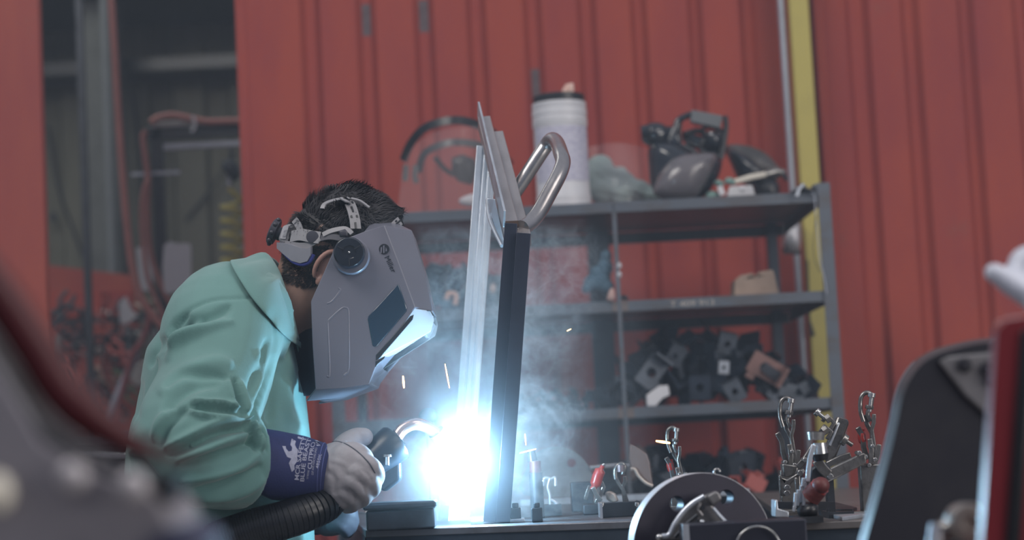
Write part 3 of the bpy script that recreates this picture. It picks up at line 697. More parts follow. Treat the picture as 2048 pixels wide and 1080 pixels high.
# lower red container with a tool rack before it
YC = 8.4
p = at(95, 517, YC); q = at(262, 552, YC); r = at(262, 780, YC)
pb = thing('red_container', (p.x, YC, 0), 'low red steel container behind the tool rack, its top edge sloping', 'container')
MB().prism([Vector((p.x - .4, YC, 0)), Vector((q.x + .02, YC, 0)), Vector((q.x + .02, YC, q.z)), Vector((p.x - .4, YC, p.z + .04))], (0, .06, 0)).build('side_panel', M['redflat'], pb)
MB().span((p.x - .4, YC - .02, at(95, 590, YC).z - .1), (q.x, YC - .001, at(95, 590, YC).z)).build('rib', M['red'], pb)
tr = thing('tool_rack', (at(205, 600, 7.9).x, 7.9, 0), 'dark upright tool rack in front of the red container', 'rack')
MB().span((at(200, 500, 7.9).x, 7.58, at(200, 868, 7.3).z + .001), (at(213, 500, 7.9).x, 7.61, at(205, -20, 7.6).z)).build('post', M['darksteel'], tr)
q = at(205, 741, 7.9); MB().span((q.x, 7.9, q.z - .012), (q.x + .16, 7.93, q.z + .012)).build('cross_arm', M['black'], tr)
q = at(205, 776, 7.9); MB().span((q.x, 7.86, q.z - .006), (q.x + .24, 7.93, q.z + .002)).build('cross_arm', M['darksteel'], tr)
q = at(205, 640, 7.9); MB().span((q.x - .22, 7.9, q.z - .008), (q.x + .2, 7.92, q.z + .008)).build('cross_arm', M['darksteel'], tr)
tag(dome(MB(), closed([(106, 680), (120, 670), (132, 700), (138, 760), (128, 800), (110, 790), (104, 730)], 3), 7.8, .05, .05).build('gas_bottle', mat('dark_teal_paint', (.05, .07, .07), .5), smooth=60), 'dark rounded bottle standing at the left of the tool clutter', 'bottle')
tag(MB().plate([(131, 706), (152, 708), (152, 728), (132, 728)], 7.85, .06).build('black_box', bt, bevel=.003), 'small black box hung in the tool clutter', 'box')
tag(px_tube([(206, 864), (216, 832), (240, 780), (262, 730), (275, 700)], 8, 7.6).build('grey_duct', M['conduit'], smooth=60), 'grey tube leaning diagonally among the tools left of the shoulder', 'tube')
tag(px_tube([(226, 860), (262, 720), (280, 690), (296, 650), (300, 610)], 6, 7.55).build('dark_handle', mat('dark_red_tube', (.20, .04, .04), .5), smooth=60), 'dark red tube leaning above the grey tube', 'tube')
# hand clamps hanging in the clutter
def hand_clamp(m):
    mb = MB(); mb.tube(smooth_line([(-.012, 0, .05), (-.016, 0, .01), (0, 0, 0), (.012, 0, -.03), (.008, 0, -.07)], 4), .006, 8)
    mb.tube(smooth_line([(.012, 0, .05), (.018, 0, .01), (0, 0, 0), (-.014, 0, -.03), (-.012, 0, -.07)], 4), .006, 8); mb.cyl((0, -.008, 0), (0, .008, 0), .009, None, 12); return mb
pm = [M['darksteel'], M['cast'], mat('clutter_red', (.32, .06, .05), .6), mat('clutter_green', (.12, .14, .08), .7), mat('clutter_tan', (.35, .25, .2), .7)]
protos = []
for m_ in pm:
    me = hand_clamp(m_).mesh(); me.materials.append(m_); protos.append(me)
rnd = random.Random(12)
for i in range(95):
    x = 108 + 200 * rnd.random(); y = 600 + 245 * rnd.random()
    if x > 255 and y > 690: continue
    Y = 7.65 + .5 * rnd.random(); k = rnd.choices(range(5), [5, 2, 5, 1, 1])[0]
    o = bpy.data.objects.new('hand_clamp', protos[k]); col.objects.link(o); o.location = at(x, y, Y); o.rotation_euler = (rnd.uniform(-.4, .4), rnd.uniform(-1.5, 1.5), rnd.uniform(-1, 1)); s = rnd.uniform(.6, 1.4); o.scale = (s, s, s)
    tag(o, 'small tool hanging in the blurred clutter before the red container', 'tool', 'blurred tools hung before the red container')
# bench under the clutter
YB2 = 7.3
zb2 = at(200, 868, YB2).z
bn = thing('steel_bench', (at(200, 868, YB2).x, YB2, 0), 'dark steel workbench under the clutter in the bay behind', 'bench')
MB().span((at(80, 868, YB2).x, YB2, zb2 - .03), (at(480, 868, YB2).x, YB2 + .7, zb2)).build('top', M['shelf'], bn, bevel=.003)
q = at(200, 912, YB2); MB().span((at(80, 868, YB2).x, YB2, q.z - .012), (at(480, 868, YB2).x, YB2 + .04, q.z + .012)).build('rail', M['galv'], bn, bevel=.003)
for x in (84, 470): MB().span((at(x, 868, YB2).x - .02, YB2 + .02, 0), (at(x, 868, YB2).x + .02, YB2 + .06, zb2 - .02)).build('leg', M['darksteel'], bn)
MB().span((at(80, 868, YB2).x, YB2 + .5, .1), (at(480, 868, YB2).x, YB2 + .52, zb2 - .03)).build('back_panel', M['darksteel'], bn)
# ------------------------------------------------------------------ the welder
YM = 3.44                                                            # his middle plane
person = thing('person', (at(430, 1000, YM).x, YM, 0), 'welder in a sea green jacket bent over the bright arc with gloved hands', 'person')
skin = mat('skin', (.36, .215, .165), .5, var=.15, scale=14, bump=.04, bscale=200)
jak = mat('green_jacket', (.122, .258, .240), .78, var=.14, scale=5, bump=.10, bscale=420, sheen=.25)
navy = mat('navy_cuff', (.018, .026, .105), .75, var=.2, scale=40, bump=.15, bscale=400)
leather = mat('white_leather', (.34, .325, .35), .62, var=.22, scale=16, bump=.12, bscale=120)
UY = Vector((0, 1, 0))
# head frame: he looks down and to the right of the picture
HF = Vector((math.cos(math.radians(38)), 0, -math.sin(math.radians(38)))); HU = Vector((math.sin(math.radians(38)), 0, math.cos(math.radians(38))))
HC = at(682, 512, YM)
HR = Matrix((HF, UY, HU)).transposed()
def H(a, s, b): return HC + HF * a + UY * s + HU * b
def ell_loft(sections, n=28, pw=.9):
    """sections: (back px, front px, half width) -> closed rings in the planes of the body"""
    rows = []
    for (bx, by), (fx, fy), hw in sections:
        a, b = at(bx, by, YM), at(fx, fy, YM); c = (a + b) / 2; u = (b - a); ru = u.length / 2
        rows.append(ring(c, u.normalized(), UY, ru, hw, n, pw))
    return MB().loft(rows) if False else rows
def limb(mb, pts, rad, n=6):
    if max(rad) < .03: mb.ball(pts[-1], rad[-1]); mb.ball(pts[0], rad[0])
    P = smooth_line(pts, n); R = [r.x for r in smooth_line([(r, 0, 0) for r in rad], n)]; mb.tube(P, R, 20); return mb
sh_n, el_n, wr_n = at(448, 655, 3.27), at(372, 905, 3.10), at(600, 932, 3.24)
sh_f, el_f, wr_f = at(448, 655, 3.64), at(400, 960, 3.72), at(640, 1010, 3.60)

# body: one continuous figure, mostly under clothes
mb = MB()
mb.ball(H(0, 0, .012), (.100, .078, .108), HR); mb.ball(H(.030, 0, -.062), (.066, .058, .070), HR); mb.ball(H(.060, 0, -.105), (.030, .034, .026), HR)
mb.ball(H(.094, 0, -.035), (.020, .013, .026), HR); mb.ball(H(.100, 0, -.046), (.013, .017, .010), HR)
mb.ball(H(.082, 0, .018), (.016, .050, .012), HR); mb.ball(H(.088, 0, -.074), (.010, .024, .005), HR); mb.ball(H(.086, 0, -.084), (.010, .020, .006), HR)
mb.tube([H(-.03, 0, -.03), at(610, 590, YM), at(568, 640, YM), at(530, 690, YM)], [.062, .060, .064, .075], 20)
rows = ell_loft([((262, 1230), (600, 1230), .155), ((262, 1080), (600, 1075), .165), ((285, 940), (598, 930), .175), ((308, 800), (588, 800), .18), ((335, 700), (580, 725), .185), ((392, 650), (575, 672), .17), ((468, 592), (572, 632), .12)])
mb.loft(rows)
for s, e, w_ in ((sh_n, el_n, wr_n), (sh_f, el_f, wr_f)):
    mb.tube([s + (Vector((0, .02, 0)) if s is sh_n else Vector((0, -.02, 0))), s.lerp(e, .5), e], [.062, .052, .044], 16); mb.ball(s, .062); mb.ball(e, .044); mb.tube([e, e.lerp(w_, .5), w_], [.044, .038, .030], 16)
hip = at(430, 1220, YM)
for s in (-1, 1):
    kx = hip.x + (.10 if s < 0 else .16)
    mb.tube([hip + Vector((0, s * .09, 0)), Vector((kx, YM + s * .11, .48)), Vector((hip.x + (.02 if s < 0 else .06), YM + s * .12, .08))], [.085, .058, .042], 16)
    fx = hip.x + (.02 if s < 0 else .06); mb.ball((fx + .06, YM + s * .12, .045), (.12, .045, .04))
me = remesh(mb, .0058, 4, .5)
body = link('body', me, skin, person, smooth=180)
# ears
for s in (-1, 1):
    eb = MB(); base = at(662, 541, YM); base = Vector((base.x, YM + s * .083, base.z)); o = []
    for k in range(15):
        a = math.radians(-75 + 250 * k / 14); o.append(base + HU * (math.sin(a) * .028) * 1.0 - HF * (math.cos(a) * .015) + UY * s * .006 * math.cos(a))
    eb.tube(o, [.0035 + .0015 * math.sin(PI * k / 14) for k in range(15)], 10); eb.ball(base + HF * .002 + UY * (-s * .004), (.014, .006, .026), HR); eb.ball(base + HU * -.026 + HF * .006, (.008, .005, .010), HR)
    link('ear', remesh(eb, .0018, 4), mat('ear_skin', (.37, .19, .15), .5, var=.1), person, smooth=180)
for s in (-1, 1): MB().ball(H(.083, s * .030, .002), (.010, .013, .010), HR).build('eye', M['white'], person, smooth=60)

# hair: a cap with short ruffled tufts
hairm = mat('black_hair', (.028, .026, .029), .6, var=.5, scale=60, spec=.35)
mb = MB(); cap = []
rnd = random.Random(21)
def on_skull(a, e, k=1.0):
    """a: round the vertical axis of the head (0 = face), e: elevation"""
    return H(.100 * k * math.cos(e) * math.cos(a), .079 * k * math.cos(e) * math.sin(a), .012 + .110 * k * math.sin(e))
rows = []
for i in range(19):
    e0 = -1.0; row = []
    for j in range(40):
        a = 2 * PI * j / 40; hl = -.95 if abs(math.atan2(math.sin(a), math.cos(a))) > 2.1 else (-.05 if abs(math.atan2(math.sin(a), math.cos(a))) > 1.2 else .42)
        e = hl + (PI / 2 - hl) * i / 18 * .985; row.append(on_skull(a, e, 1.015 + .012 * (i / 18 > .25) + .008 * noise.noise(Vector((a * 2.5, e * 4, 0)))))
    rows.append(row)
mb.loft(rows)
STR = [(712, 455), (711, 430), (704, 408), (694, 394), (646, 416), (655, 404), (675, 398), (786, 452), (800, 441), (735, 412)]
def near_strap(p):
    if p.y > YM + .02: return False
    q = project(np.array([tuple(p)]))[0]; return any(math.hypot(q[0] - x, q[1] - y) < 13 for x, y in STR)
for n_ in range(9500):
    a = rnd.uniform(-PI, PI); aa = abs(a); hl = -.98 if aa > 2.1 else (-.08 if aa > 1.25 else .40)
    e = math.asin(rnd.uniform(math.sin(hl), 1)); k = 1.03; p = on_skull(a, e, k); nrm = (p - H(0, 0, .012)).normalized()
    up = min(1, max(0, (e - hl) / .9)); ln = (.009 + .015 * up * rnd.uniform(.5, 1.25)) * (.25 if near_strap(p) else 1)
    cl_ = noise.noise_vector(p * 26); fl = HF + HU * (.7 if e > .1 else -.9); fl = (fl - nrm * fl.dot(nrm)).normalized(); d = (nrm * (.38 + .30 * up) + fl * .75 + cl_ * .9).normalized()
    sd = d.cross(nrm).normalized() * .0013; q1 = p + d * ln * .55; q2 = p + (d + nrm * -.35 + cl_ * .5).normalized() * ln
    mb._add([p - nrm * .004 - sd, p - nrm * .004 + sd, q1 + sd * .8, q1 - sd * .8, q2], [(0, 1, 2, 3), (3, 2, 4)])
mb.build('hair', hairm, person, smooth=60)
# shaved sides and nape as a thin darker fuzz
mb = MB()
for n_ in range(2600):
    x, y = rnd.uniform(565, 660), rnd.uniform(490, 590); Y = YM - math.sqrt(max(0, .073 ** 2 - ((x - 640) * .00088) ** 2 * .6)); p = at(x, y, Y)
    if (x - 565) * .35 + 520 < y - 40 or y > 575 - (x - 600) * .15: continue
    b_ = body.data
    cap.append(p)
from mathutils.bvhtree import BVHTree
def bvh_of(o):
    me = o.data; off = WL[o.name]
    return BVHTree.FromPolygons([v.co + off for v in me.vertices], [tuple(p.vertices) for p in me.polygons])
bt_body = bvh_of(body)
for p in cap:
    h, nn, _, _ = bt_body.ray_cast(Vector((p.x, 2.9, p.z)), Vector((0, 1, 0)))
    if h is None: continue
    d = (nn * .5 - HU * .8 - HF * .2 + noise.noise_vector(p * 60) * .5).normalized(); sd = d.cross(nn).normalized() * .0008
    mb._add([h - sd, h + sd, h + d * .007], [(0, 1, 2)])
mb.build('nape_hair', hairm, person, smooth=60)

# jacket: torso and sleeves as one cloth skin with its folds
mb = MB()
rows = ell_loft([((236, 1200), (628, 1196), .185), ((240, 1080), (625, 1076), .195), ((258, 940), (623, 930), .205), ((280, 800), (612, 812), .21), ((303, 700), (603, 735), .212), ((352, 638), (596, 690), .20), ((430, 576), (588, 650), .150), ((486, 556), (578, 630), .092)], 36, .92)
mb.loft(rows)
for s, e, w_, k in ((sh_n, el_n, wr_n, -1), (sh_f, el_f, wr_f, 1)):
    limb(mb, [s + Vector((.03, -k * .07, .02)), s + Vector((0, 0, 0)), s.lerp(e, .5) + Vector((.012, 0, 0)), e + Vector((0, 0, .01)), e.lerp(w_, .26), e.lerp(w_, .50)], [.095, .102, .092, .087, .084, .081])
    mb.ball(e + Vector((.0, 0, .0)), (.086, .08, .084))
me = remesh(mb, .0046, 14, .6)
A_ = .010
strokes = [
    # back yoke, shoulder seam
    ([(334, 690), (345, 650), (377, 622), (430, 600), (510, 596)], -.0035, 4), ([(517, 584), (540, 620), (552, 665), (549, 704), (536, 760), (505, 830)], -.006, 6),
    ([(530, 610), (565, 680), (580, 740)], .004, 9),
    ([(320, 715), (350, 672), (375, 640)], -.010, 9), ([(332, 722), (365, 680), (400, 652), (450, 632)], .007, 10), ([(345, 700), (372, 660), (400, 635)], .006, 7),
    ([(300, 735), (312, 700), (330, 672)], -.007, 7),
    ([(337, 670), (375, 646), (416, 638), (463, 611)], -.012, 11), ([(340, 658), (360, 638), (378, 626)], -.007, 5), ([(311, 717), (352, 687), (410, 658), (469, 641)], .008, 9),
    ([(331, 778), (352, 758), (375, 749), (425, 749), (457, 758)], -.009, 9), ([(536, 676), (527, 720), (510, 764), (495, 810)], -.011, 10), ([(548, 641), (554, 687), (542, 740)], .006, 5),
    # upper arm sweeps
    ([(318, 790), (370, 745), (430, 725), (465, 735)], .007, 16), ([(330, 830), (352, 795), (395, 770), (440, 768)], -.009, 12),
    ([(468, 756), (474, 790), (478, 828)], -.009, 7), ([(478, 760), (486, 800), (486, 828)], .010, 7), ([(455, 760), (462, 795), (470, 822)], .008, 7),
    ([(520, 700), (520, 750), (500, 800), (490, 845)], .008, 10), ([(549, 712), (535, 770), (512, 820), (492, 852)], -.012, 7),
    # elbow fan
    ([(378, 806), (400, 816), (440, 820), (482, 838)], -.009, 7), ([(384, 800), (410, 806), (450, 808), (478, 824)], .010, 6), ([(376, 822), (420, 834), (470, 838), (492, 846)], .013, 7),
    ([(318, 892), (330, 860), (352, 832), (378, 815)], -.010, 10), ([(305, 880), (322, 845), (345, 815)], .008, 10),
    ([(326, 896), (370, 876), (430, 848), (482, 846)], .013, 8), ([(332, 908), (380, 890), (440, 864), (490, 858)], -.015, 8),
    ([(350, 924), (400, 902), (460, 880), (502, 868)], .010, 8), ([(360, 934), (420, 914), (480, 892), (508, 882)], -.012, 8),
    ([(360, 962), (420, 950), (480, 932), (520, 905)], .009, 11), ([(380, 984), (440, 972), (490, 950), (525, 930)], -.009, 9), ([(400, 1000), (455, 992), (505, 972), (528, 955)], .007, 8),
    ([(482, 838), (500, 848), (514, 868)], .012, 6), ([(492, 858), (505, 880), (512, 905)], -.012, 5), ([(504, 860), (518, 880), (524, 900)], .012, 5), ([(516, 850), (530, 870), (534, 905)], -.009, 5),
    # body front under the arm
    ([(556, 740), (545, 800), (540, 845)], -.008, 10), ([(575, 760), (580, 820), (600, 860)], .008, 12), ([(560, 700), (590, 760), (610, 800)], .005, 9), ([(598, 740), (600, 800), (612, 850)], -.005, 8),
    # body low
    ([(270, 905), (285, 940), (330, 990), (390, 1030)], -.016, 12), ([(262, 830), (270, 900), (262, 980)], .006, 14), ([(300, 1000), (360, 1040), (420, 1070)], .010, 14), ([(430, 1040), (480, 1060), (560, 1050)], -.010, 12),
    ([(283, 760), (272, 830), (262, 900)], -.005, 7),
]
strokes = [(p, a * (1.35 if abs(a) < .013 else 1.1), w) for p, a, w in strokes]
folds(me, strokes)
co, no = get_co(me), get_no(me)
amp = np.array([noise.noise(Vector(c) * 9) * .0035 + noise.noise(Vector(c) * 22) * .0012 for c in co]); co += no * amp[:, None]
me.vertices.foreach_set('co', co.ravel()); me.update()
jacket = link('jacket', me, jak, person, smooth=180)
bt_j = BVHTree.FromPolygons([v.co + WL[jacket.name] for v in jacket.data.vertices], [tuple(p.vertices) for p in jacket.data.polygons])
def over(p, k=.007):
    if p.y > YM - .02: return p
    q = Vector((p.x, 2.7, p.z)); h, _, _, _ = bt_j.ray_cast(q, Vector((0, 1, 0)))
    return Vector((p.x, min(p.y, h.y - k), p.z)) if h else p
# collar: stands at the nape, folds out and runs to a point under the chin
def yy(x, y, s): return Vector((at(x, y, YM).x, YM + s, at(x, y, YM).z))
inner = [(530, 516, 0), (541, 514, -.040), (562, 540, -.074), (581, 580, -.088), (597, 632, -.080), (604, 676, -.050), (607, 696, -.020)]
outer = [(486, 536, 0), (487, 539, -.066), (512, 576, -.116), (544, 622, -.136), (572, 655, -.128), (592, 682, -.098), (606, 700, -.050)]
def side(path, k): return [yy(x, y, s * k) for x, y, s in path]
IN = list(reversed(smooth_line(side(inner, -1), 5))) + smooth_line(side(inner, 1), 5)[1:]
OU = list(reversed(smooth_line(side(outer, -1), 5))) + smooth_line(side(outer, 1), 5)[1:]
rows = []
for a, b in zip(IN, OU):
    m_ = (a + b) / 2; out = (m_ - yy(575, 640, 0)); out.z = 0
    rows.append([a + Vector((0, 0, -.03)) * 1.0, a + Vector((0, 0, -.008)), a, a.lerp(b, .12) + Vector((0, (1 if a.y > YM else -1) * .010 if abs(a.y - YM) > .01 else 0, .004)), a.lerp(b, .5) + Vector((0, (1 if a.y > YM else -1) * .012 if abs(a.y - YM) > .01 else 0, .004)), a.lerp(b, .9) + Vector((0, (1 if a.y > YM else -1) * .006 if abs(a.y - YM) > .01 else 0, .003)), b])
rows = [[r[0], r[1], r[2], over(r[3], .012), over(r[4], .016), over(r[5], .012), over(r[6], .009)] for r in rows]
MB().sheet(rows, .0035).build('collar', jak, person, smooth=180, sub=1)
# dark shirt under the collar
mb = MB(); mb.tube([at(590, 655, YM), at(600, 700, YM), at(606, 760, YM), at(610, 792, YM)], [.046, .054, .036, .016], 20)
mb.build('undershirt', mat('black_shirt', (.010, .014, .022), .8), person, smooth=60)

# trousers and boots (below the frame)
den = mat('dark_trousers', (.04, .045, .06), .85, var=.3)
mb = MB(); mb.ball(hip, (.17, .17, .12))
for s in (-1, 1):
    kx = hip.x + (.10 if s < 0 else .16); fx = hip.x + (.02 if s < 0 else .06)
    mb.tube(smooth_line([hip + Vector((0, s * .085, .02)), Vector((kx, YM + s * .11, .48)), Vector((fx, YM + s * .12, .07))], 5), [.105 - .035 * i / 10 for i in range(11)], 18)
link('trousers', remesh(mb, .009, 6), den, person, smooth=180)
for s in (-1, 1):
    fx = hip.x + (.02 if s < 0 else .06); mb = MB(); mb.tube([(fx, YM + s * .12, .14), (fx, YM + s * .12, .05)], [.062, .060], 16)
    mb.ball((fx + .07, YM + s * .12, .045), (.125, .052, .045)); mb.box((fx + .06, YM + s * .12, .014), (.27, .10, .028))
    link('boot', remesh(mb, .007, 4), mat('tan_boot', (.20, .11, .06), .6, var=.3), person, smooth=180)

# ---- near glove: navy gauntlet cuff over the sleeve end, white leather hand
cuff_sec = [((524, 856), (524, 990), 3.165, .058), ((560, 862), (545, 1000), 3.185, .074), ((610, 872), (598, 1006), 3.215, .068), ((645, 884), (636, 1002), 3.228, .068), ((666, 893), (650, 995), 3.235, .064)]
rows = []
for (tx, ty), (bx, by), Y, hw in cuff_sec:
    a, b = at(tx, ty, Y), at(bx, by, Y); c = (a + b) / 2; rows.append(ring(c, UY * -1, (a - b).normalized(), hw, (a - b).length / 2, 40, .95))
inn = [[c.lerp(sum(r, Vector()) / len(r), .10) for c in r] for r in (rows[-1], rows[0])]
glove = None
gl = MB()
def hand_chain(mb, pts, rad): return limb(mb, pts, rad, 5)
# palm and wrist of the near (right) hand
gl.tube(smooth_line([at(652, 942, 3.25), at(672, 946, 3.235), at(695, 948, 3.22), at(716, 946, 3.225)], 4), [.043, .046, .048, .050, .052, .053, .054, .053, .052, .050, .047, .043, .036], 22)
gl.ball(at(682, 965, 3.215), (.036, .040, .043)); gl.ball(at(700, 925, 3.20), (.040, .030, .034)); gl.ball(at(682, 985, 3.225), (.032, .032, .028))
# thumb lies along the torch, pointing up and right
hand_chain(gl, [at(676, 912, 3.265), at(694, 890, 3.29), at(714, 877, 3.30), at(728, 874, 3.30)], [.022, .021, .0185, .0155])
# four fingers, unequal, curling round the handle
FG = [([(722, 924), (742, 934), (752, 952), (746, 968)], [3.185, 3.185, 3.21, 3.25], .0150),
      ([(716, 944), (736, 957), (744, 975), (734, 988)], [3.180, 3.185, 3.215, 3.25], .0155),
      ([(706, 964), (722, 978), (727, 994), (716, 1003)], [3.180, 3.19, 3.22, 3.25], .0150),
      ([(690, 984), (704, 994), (706, 1008), (694, 1014)], [3.190, 3.20, 3.23, 3.25], .0135)]
for pts, Ys, r in FG: hand_chain(gl, [at(x, y, Y) for (x, y), Y in zip(pts, Ys)], [r * 1.1, r * 1.08, r, r * .85])
me = remesh(gl, .0028, 5, .5)
folds(me, [([(655, 886), (680, 888), (712, 902), (735, 926), (746, 950)], -.0012, 3), ([(722, 938), (738, 952), (744, 966)], -.002, 3), ([(712, 958), (726, 972), (730, 988)], -.002, 3), ([(698, 978), (708, 990), (708, 1006)], -.002, 3), ([(660, 920), (690, 930), (700, 950)], .002, 6), ([(652, 940), (670, 960), (668, 990)], -.0025, 6)])
glove = link('glove', me, leather, person, smooth=180)
bt_g = bvh_of(glove); sp_ = []
for v in smooth_line([(655, 887, 0), (672, 883, 0), (692, 888, 0), (716, 904, 0), (738, 926, 0), (750, 946, 0)], 6):
    p = at(v.x, v.y, 3.2); h, _, _, _ = bt_g.ray_cast(CAM, (p - CAM).normalized())
    if h: sp_.append(h)
MB().tube(sp_, .0011, 8).build('glove_seam', mat('dark_piping', (.10, .11, .14), .8), glove, smooth=60)
ck = MB().loft([rows[0]] + rows[1:] + [inn[0]])
cuff = ck.build('cuff', navy, glove, smooth=70); cuff.location = WL[cuff.name] - WL[person.name] - (WL[glove.name] - WL[person.name]); 
for sec in (.80, .90):
    i = sec * (len(rows) - 1); a = int(i); r_ = [p.lerp(q, i - a) for p, q in zip(rows[a], rows[min(a + 1, len(rows) - 1)])]; c_ = sum(r_, Vector()) / len(r_)
    MB().tube([c_ + (p - c_) * 1.006 for p in r_ + r_[:1]], .0007, 6, False).build('cuff_seam', mat('seam_thread', (.10, .12, .30), .8), glove)
# lettering, wrapped on the cuff
bt_cuff = BVHTree.FromPolygons([p for r in rows for p in r], [(i * 40 + k, i * 40 + (k + 1) % 40, (i + 1) * 40 + (k + 1) % 40, (i + 1) * 40 + k) for i in range(len(rows) - 1) for k in range(40)])
ink = mat('white_print', (.36, .37, .48), .7, var=.25, scale=120)
def wrap(me, name, parent, tree=None, m=ink, lift=.0006):
    """lay a flat mark on the surface seen behind it"""
    bm = bmesh.new(); bm.from_mesh(me); bmesh.ops.triangulate(bm, faces=bm.faces)
    bmesh.ops.subdivide_edges(bm, edges=[e for e in bm.edges if e.calc_length() > .004], cuts=2, use_grid_fill=False)
    for v in bm.verts:
        h, nn, _, _ = (tree or bt_cuff).ray_cast(Vector((v.co.x, 2.5, v.co.z)), Vector((0, 1, 0)))
        if h: v.co = h + Vector((0, -lift, 0))
    bm.to_mesh(me); bm.free()
    return link(name, me, m, parent)
def cuff_text(body, x0, y0, x1, y1, hpx, bold=True):
    """a line of print from (x0,y0) to (x1,y1) in the photograph"""
    a, b = at(x0, y0, 3.15), at(x1, y1, 3.15); me = text(body, hpx * mpx(3.15) * 1.36, None, None, None, Matrix.Identity(4), 0, bold)
    xs = [v.co.x for v in me.vertices]; ln = max(xs) - min(xs); k = (b - a).length / ln; mid = (max(xs) + min(xs)) / 2
    ex = (b - a).normalized(); n = Vector((0, -1, 0)); ez = n.cross(ex)
    F = Matrix((ex, ez, n)).transposed().to_4x4(); F.translation = (a + b) / 2
    me.transform(F @ Matrix.Diagonal((k, 1, 1, 1)) @ Matrix.Translation((-mid, 0, 0))); wrap(me, 'print', glove)
cuff_text('MCR SAFETY', 594, 960, 604, 873, 8.5)
cuff_text('BLUE BEAST', 604, 963, 613, 876, 8)
cuff_text('CUTPRO', 619, 938, 622, 884, 8)
cuff_text('CUT RESISTANT', 614, 958, 617, 940, 3.5, False)
cuff_text('CUT AND PUNCTURE LINED', 624, 950, 629, 895, 4, False)
cuff_text('4850K', 633, 937, 638, 908, 6)
def cuff_shape(pts):
    z0 = [(540 + x / 6.75, 840 + y / 6.75) for x, y in pts]; P = [at(x, y, 3.15) for x, y in z0]
    tri = tessellate_polygon([P]); me = bpy.data.meshes.new('m'); me.from_pydata([tuple(p) for p in P], [], [tuple(t) for t in tri]); wrap(me, 'print', glove)
cuff_shape([(180, 350), (222, 352), (228, 385), (262, 425), (298, 415), (300, 370), (275, 335), (280, 250), (308, 270), (335, 282), (330, 330), (350, 375), (372, 400), (368, 560), (335, 610), (340, 668), (305, 700), (270, 580), (298, 520), (248, 498), (215, 430)])
cuff_shape([(560, 270), (610, 275), (645, 345), (600, 350)])
cuff_shape([(335, 215), (410, 240), (400, 262), (350, 245)])
# far glove below the near one, its shade put into the dark leather
gb_ = MB()
gb_.tube([at(560, 1000, 3.62), at(600, 1010, 3.60), at(640, 1018, 3.56)], [.060, .058, .046], 20)
g2 = MB(); g2.tube([at(630, 1014, 3.57), at(662, 1024, 3.53), at(684, 1030, 3.50)], [.042, .044, .034], 20)
for k, (x, y) in enumerate([(700, 1018), (702, 1030), (698, 1042), (690, 1052)]): hand_chain(g2, [at(x - 24, y - 2, 3.49), at(x - 4, y, 3.48), at(x + 4, y + 12, 3.49)], [.014, .0135, .012])
hand_chain(g2, [at(660, 1010, 3.55), at(680, 1002, 3.55), at(698, 1004, 3.54)], [.018, .016, .013])
glf = link('glove', remesh(g2, .003, 4), mat('shaded_leather', (.065, .065, .085), .65, var=.3, scale=16), person, smooth=180)
cf = gb_.build('cuff', navy, glf, smooth=70)
# ------------------------------------------------------------------ welding helmet
hm_root = at(720, 620, YM)
hel = thing('welding_helmet', hm_root, 'grey angular welding helmet tipped down over the face of the welder', 'helmet')
shellm = mat('helmet_grey', (.150, .152, .190), .36, var=.06, scale=3, coat=.15, spec=.5)
def hw_side(px): return .121 - (px - 620) / 208 * .018
def HP(x, y, off=0.0, s=-1):
    """a point of the helmet's flat side, off metres proud of it"""
    p = at(x, y, YM - hw_side(x)); return Vector((p.x, YM + s * (hw_side(x) + off), p.z))
def HE(x, y, hw, s=-1):
    p = at(x, y, YM - hw); return Vector((p.x, YM + s * hw, p.z))
sidep = [(668, 500), (690, 478), (728, 464), (768, 452), (800, 535), (829, 614), (757, 716), (737, 768), (690, 775), (631, 778), (625, 690), (622, 603)]
E = [(768, 452), (800, 535), (829, 614), (757, 716), (737, 768), (690, 775), (631, 778)]
F = [(822, 462, .068), (847, 545, .072), (864, 622, .078), (764, 737, .074), (741, 772, .060), (676, 795, .070), (613, 801, .100)]
mb = MB()
for s in (-1, 1):
    S = [HP(x, y, 0, s) for x, y in sidep]; tri = tessellate_polygon([[Vector((p.x, p.z, 0)) for p in S]]); mb._add(S, [tuple(t) for t in tri])
    Ev = [HP(x, y, 0, s) for x, y in E]; Fv = [HE(x, y, h, s) for x, y, h in F]
    mb._add(Ev + Fv, [(i, i + 1, i + 8, i + 7) for i in range(2)] + [(i, i + 1, i + 8, i + 7) for i in range(3, 6)] + [(2, 3, 10, 9)])
    # brow return
    mb._add([HP(728, 464, 0, s), HP(768, 452, 0, s), HE(822, 462, .068, s), HE(790, 446, .04, s), HE(742, 448, .06, s)], [(0, 1, 2, 3, 4)])
A = [HE(x, y, h, -1) for x, y, h in F]; B = [HE(x, y, h, 1) for x, y, h in F]
mb._add(A + B, [(i, i + 1, i + 8, i + 7) for i in (0, 1)] + [(i, i + 1, i + 8, i + 7) for i in (3, 4)])
mb._add([HE(822, 462, .068, -1), HE(790, 446, .04, -1), HE(742, 448, .06, -1), HE(822, 462, .068, 1), HE(790, 446, .04, 1), HE(742, 448, .06, 1)], [(0, 1, 4, 3), (1, 2, 5, 4)])
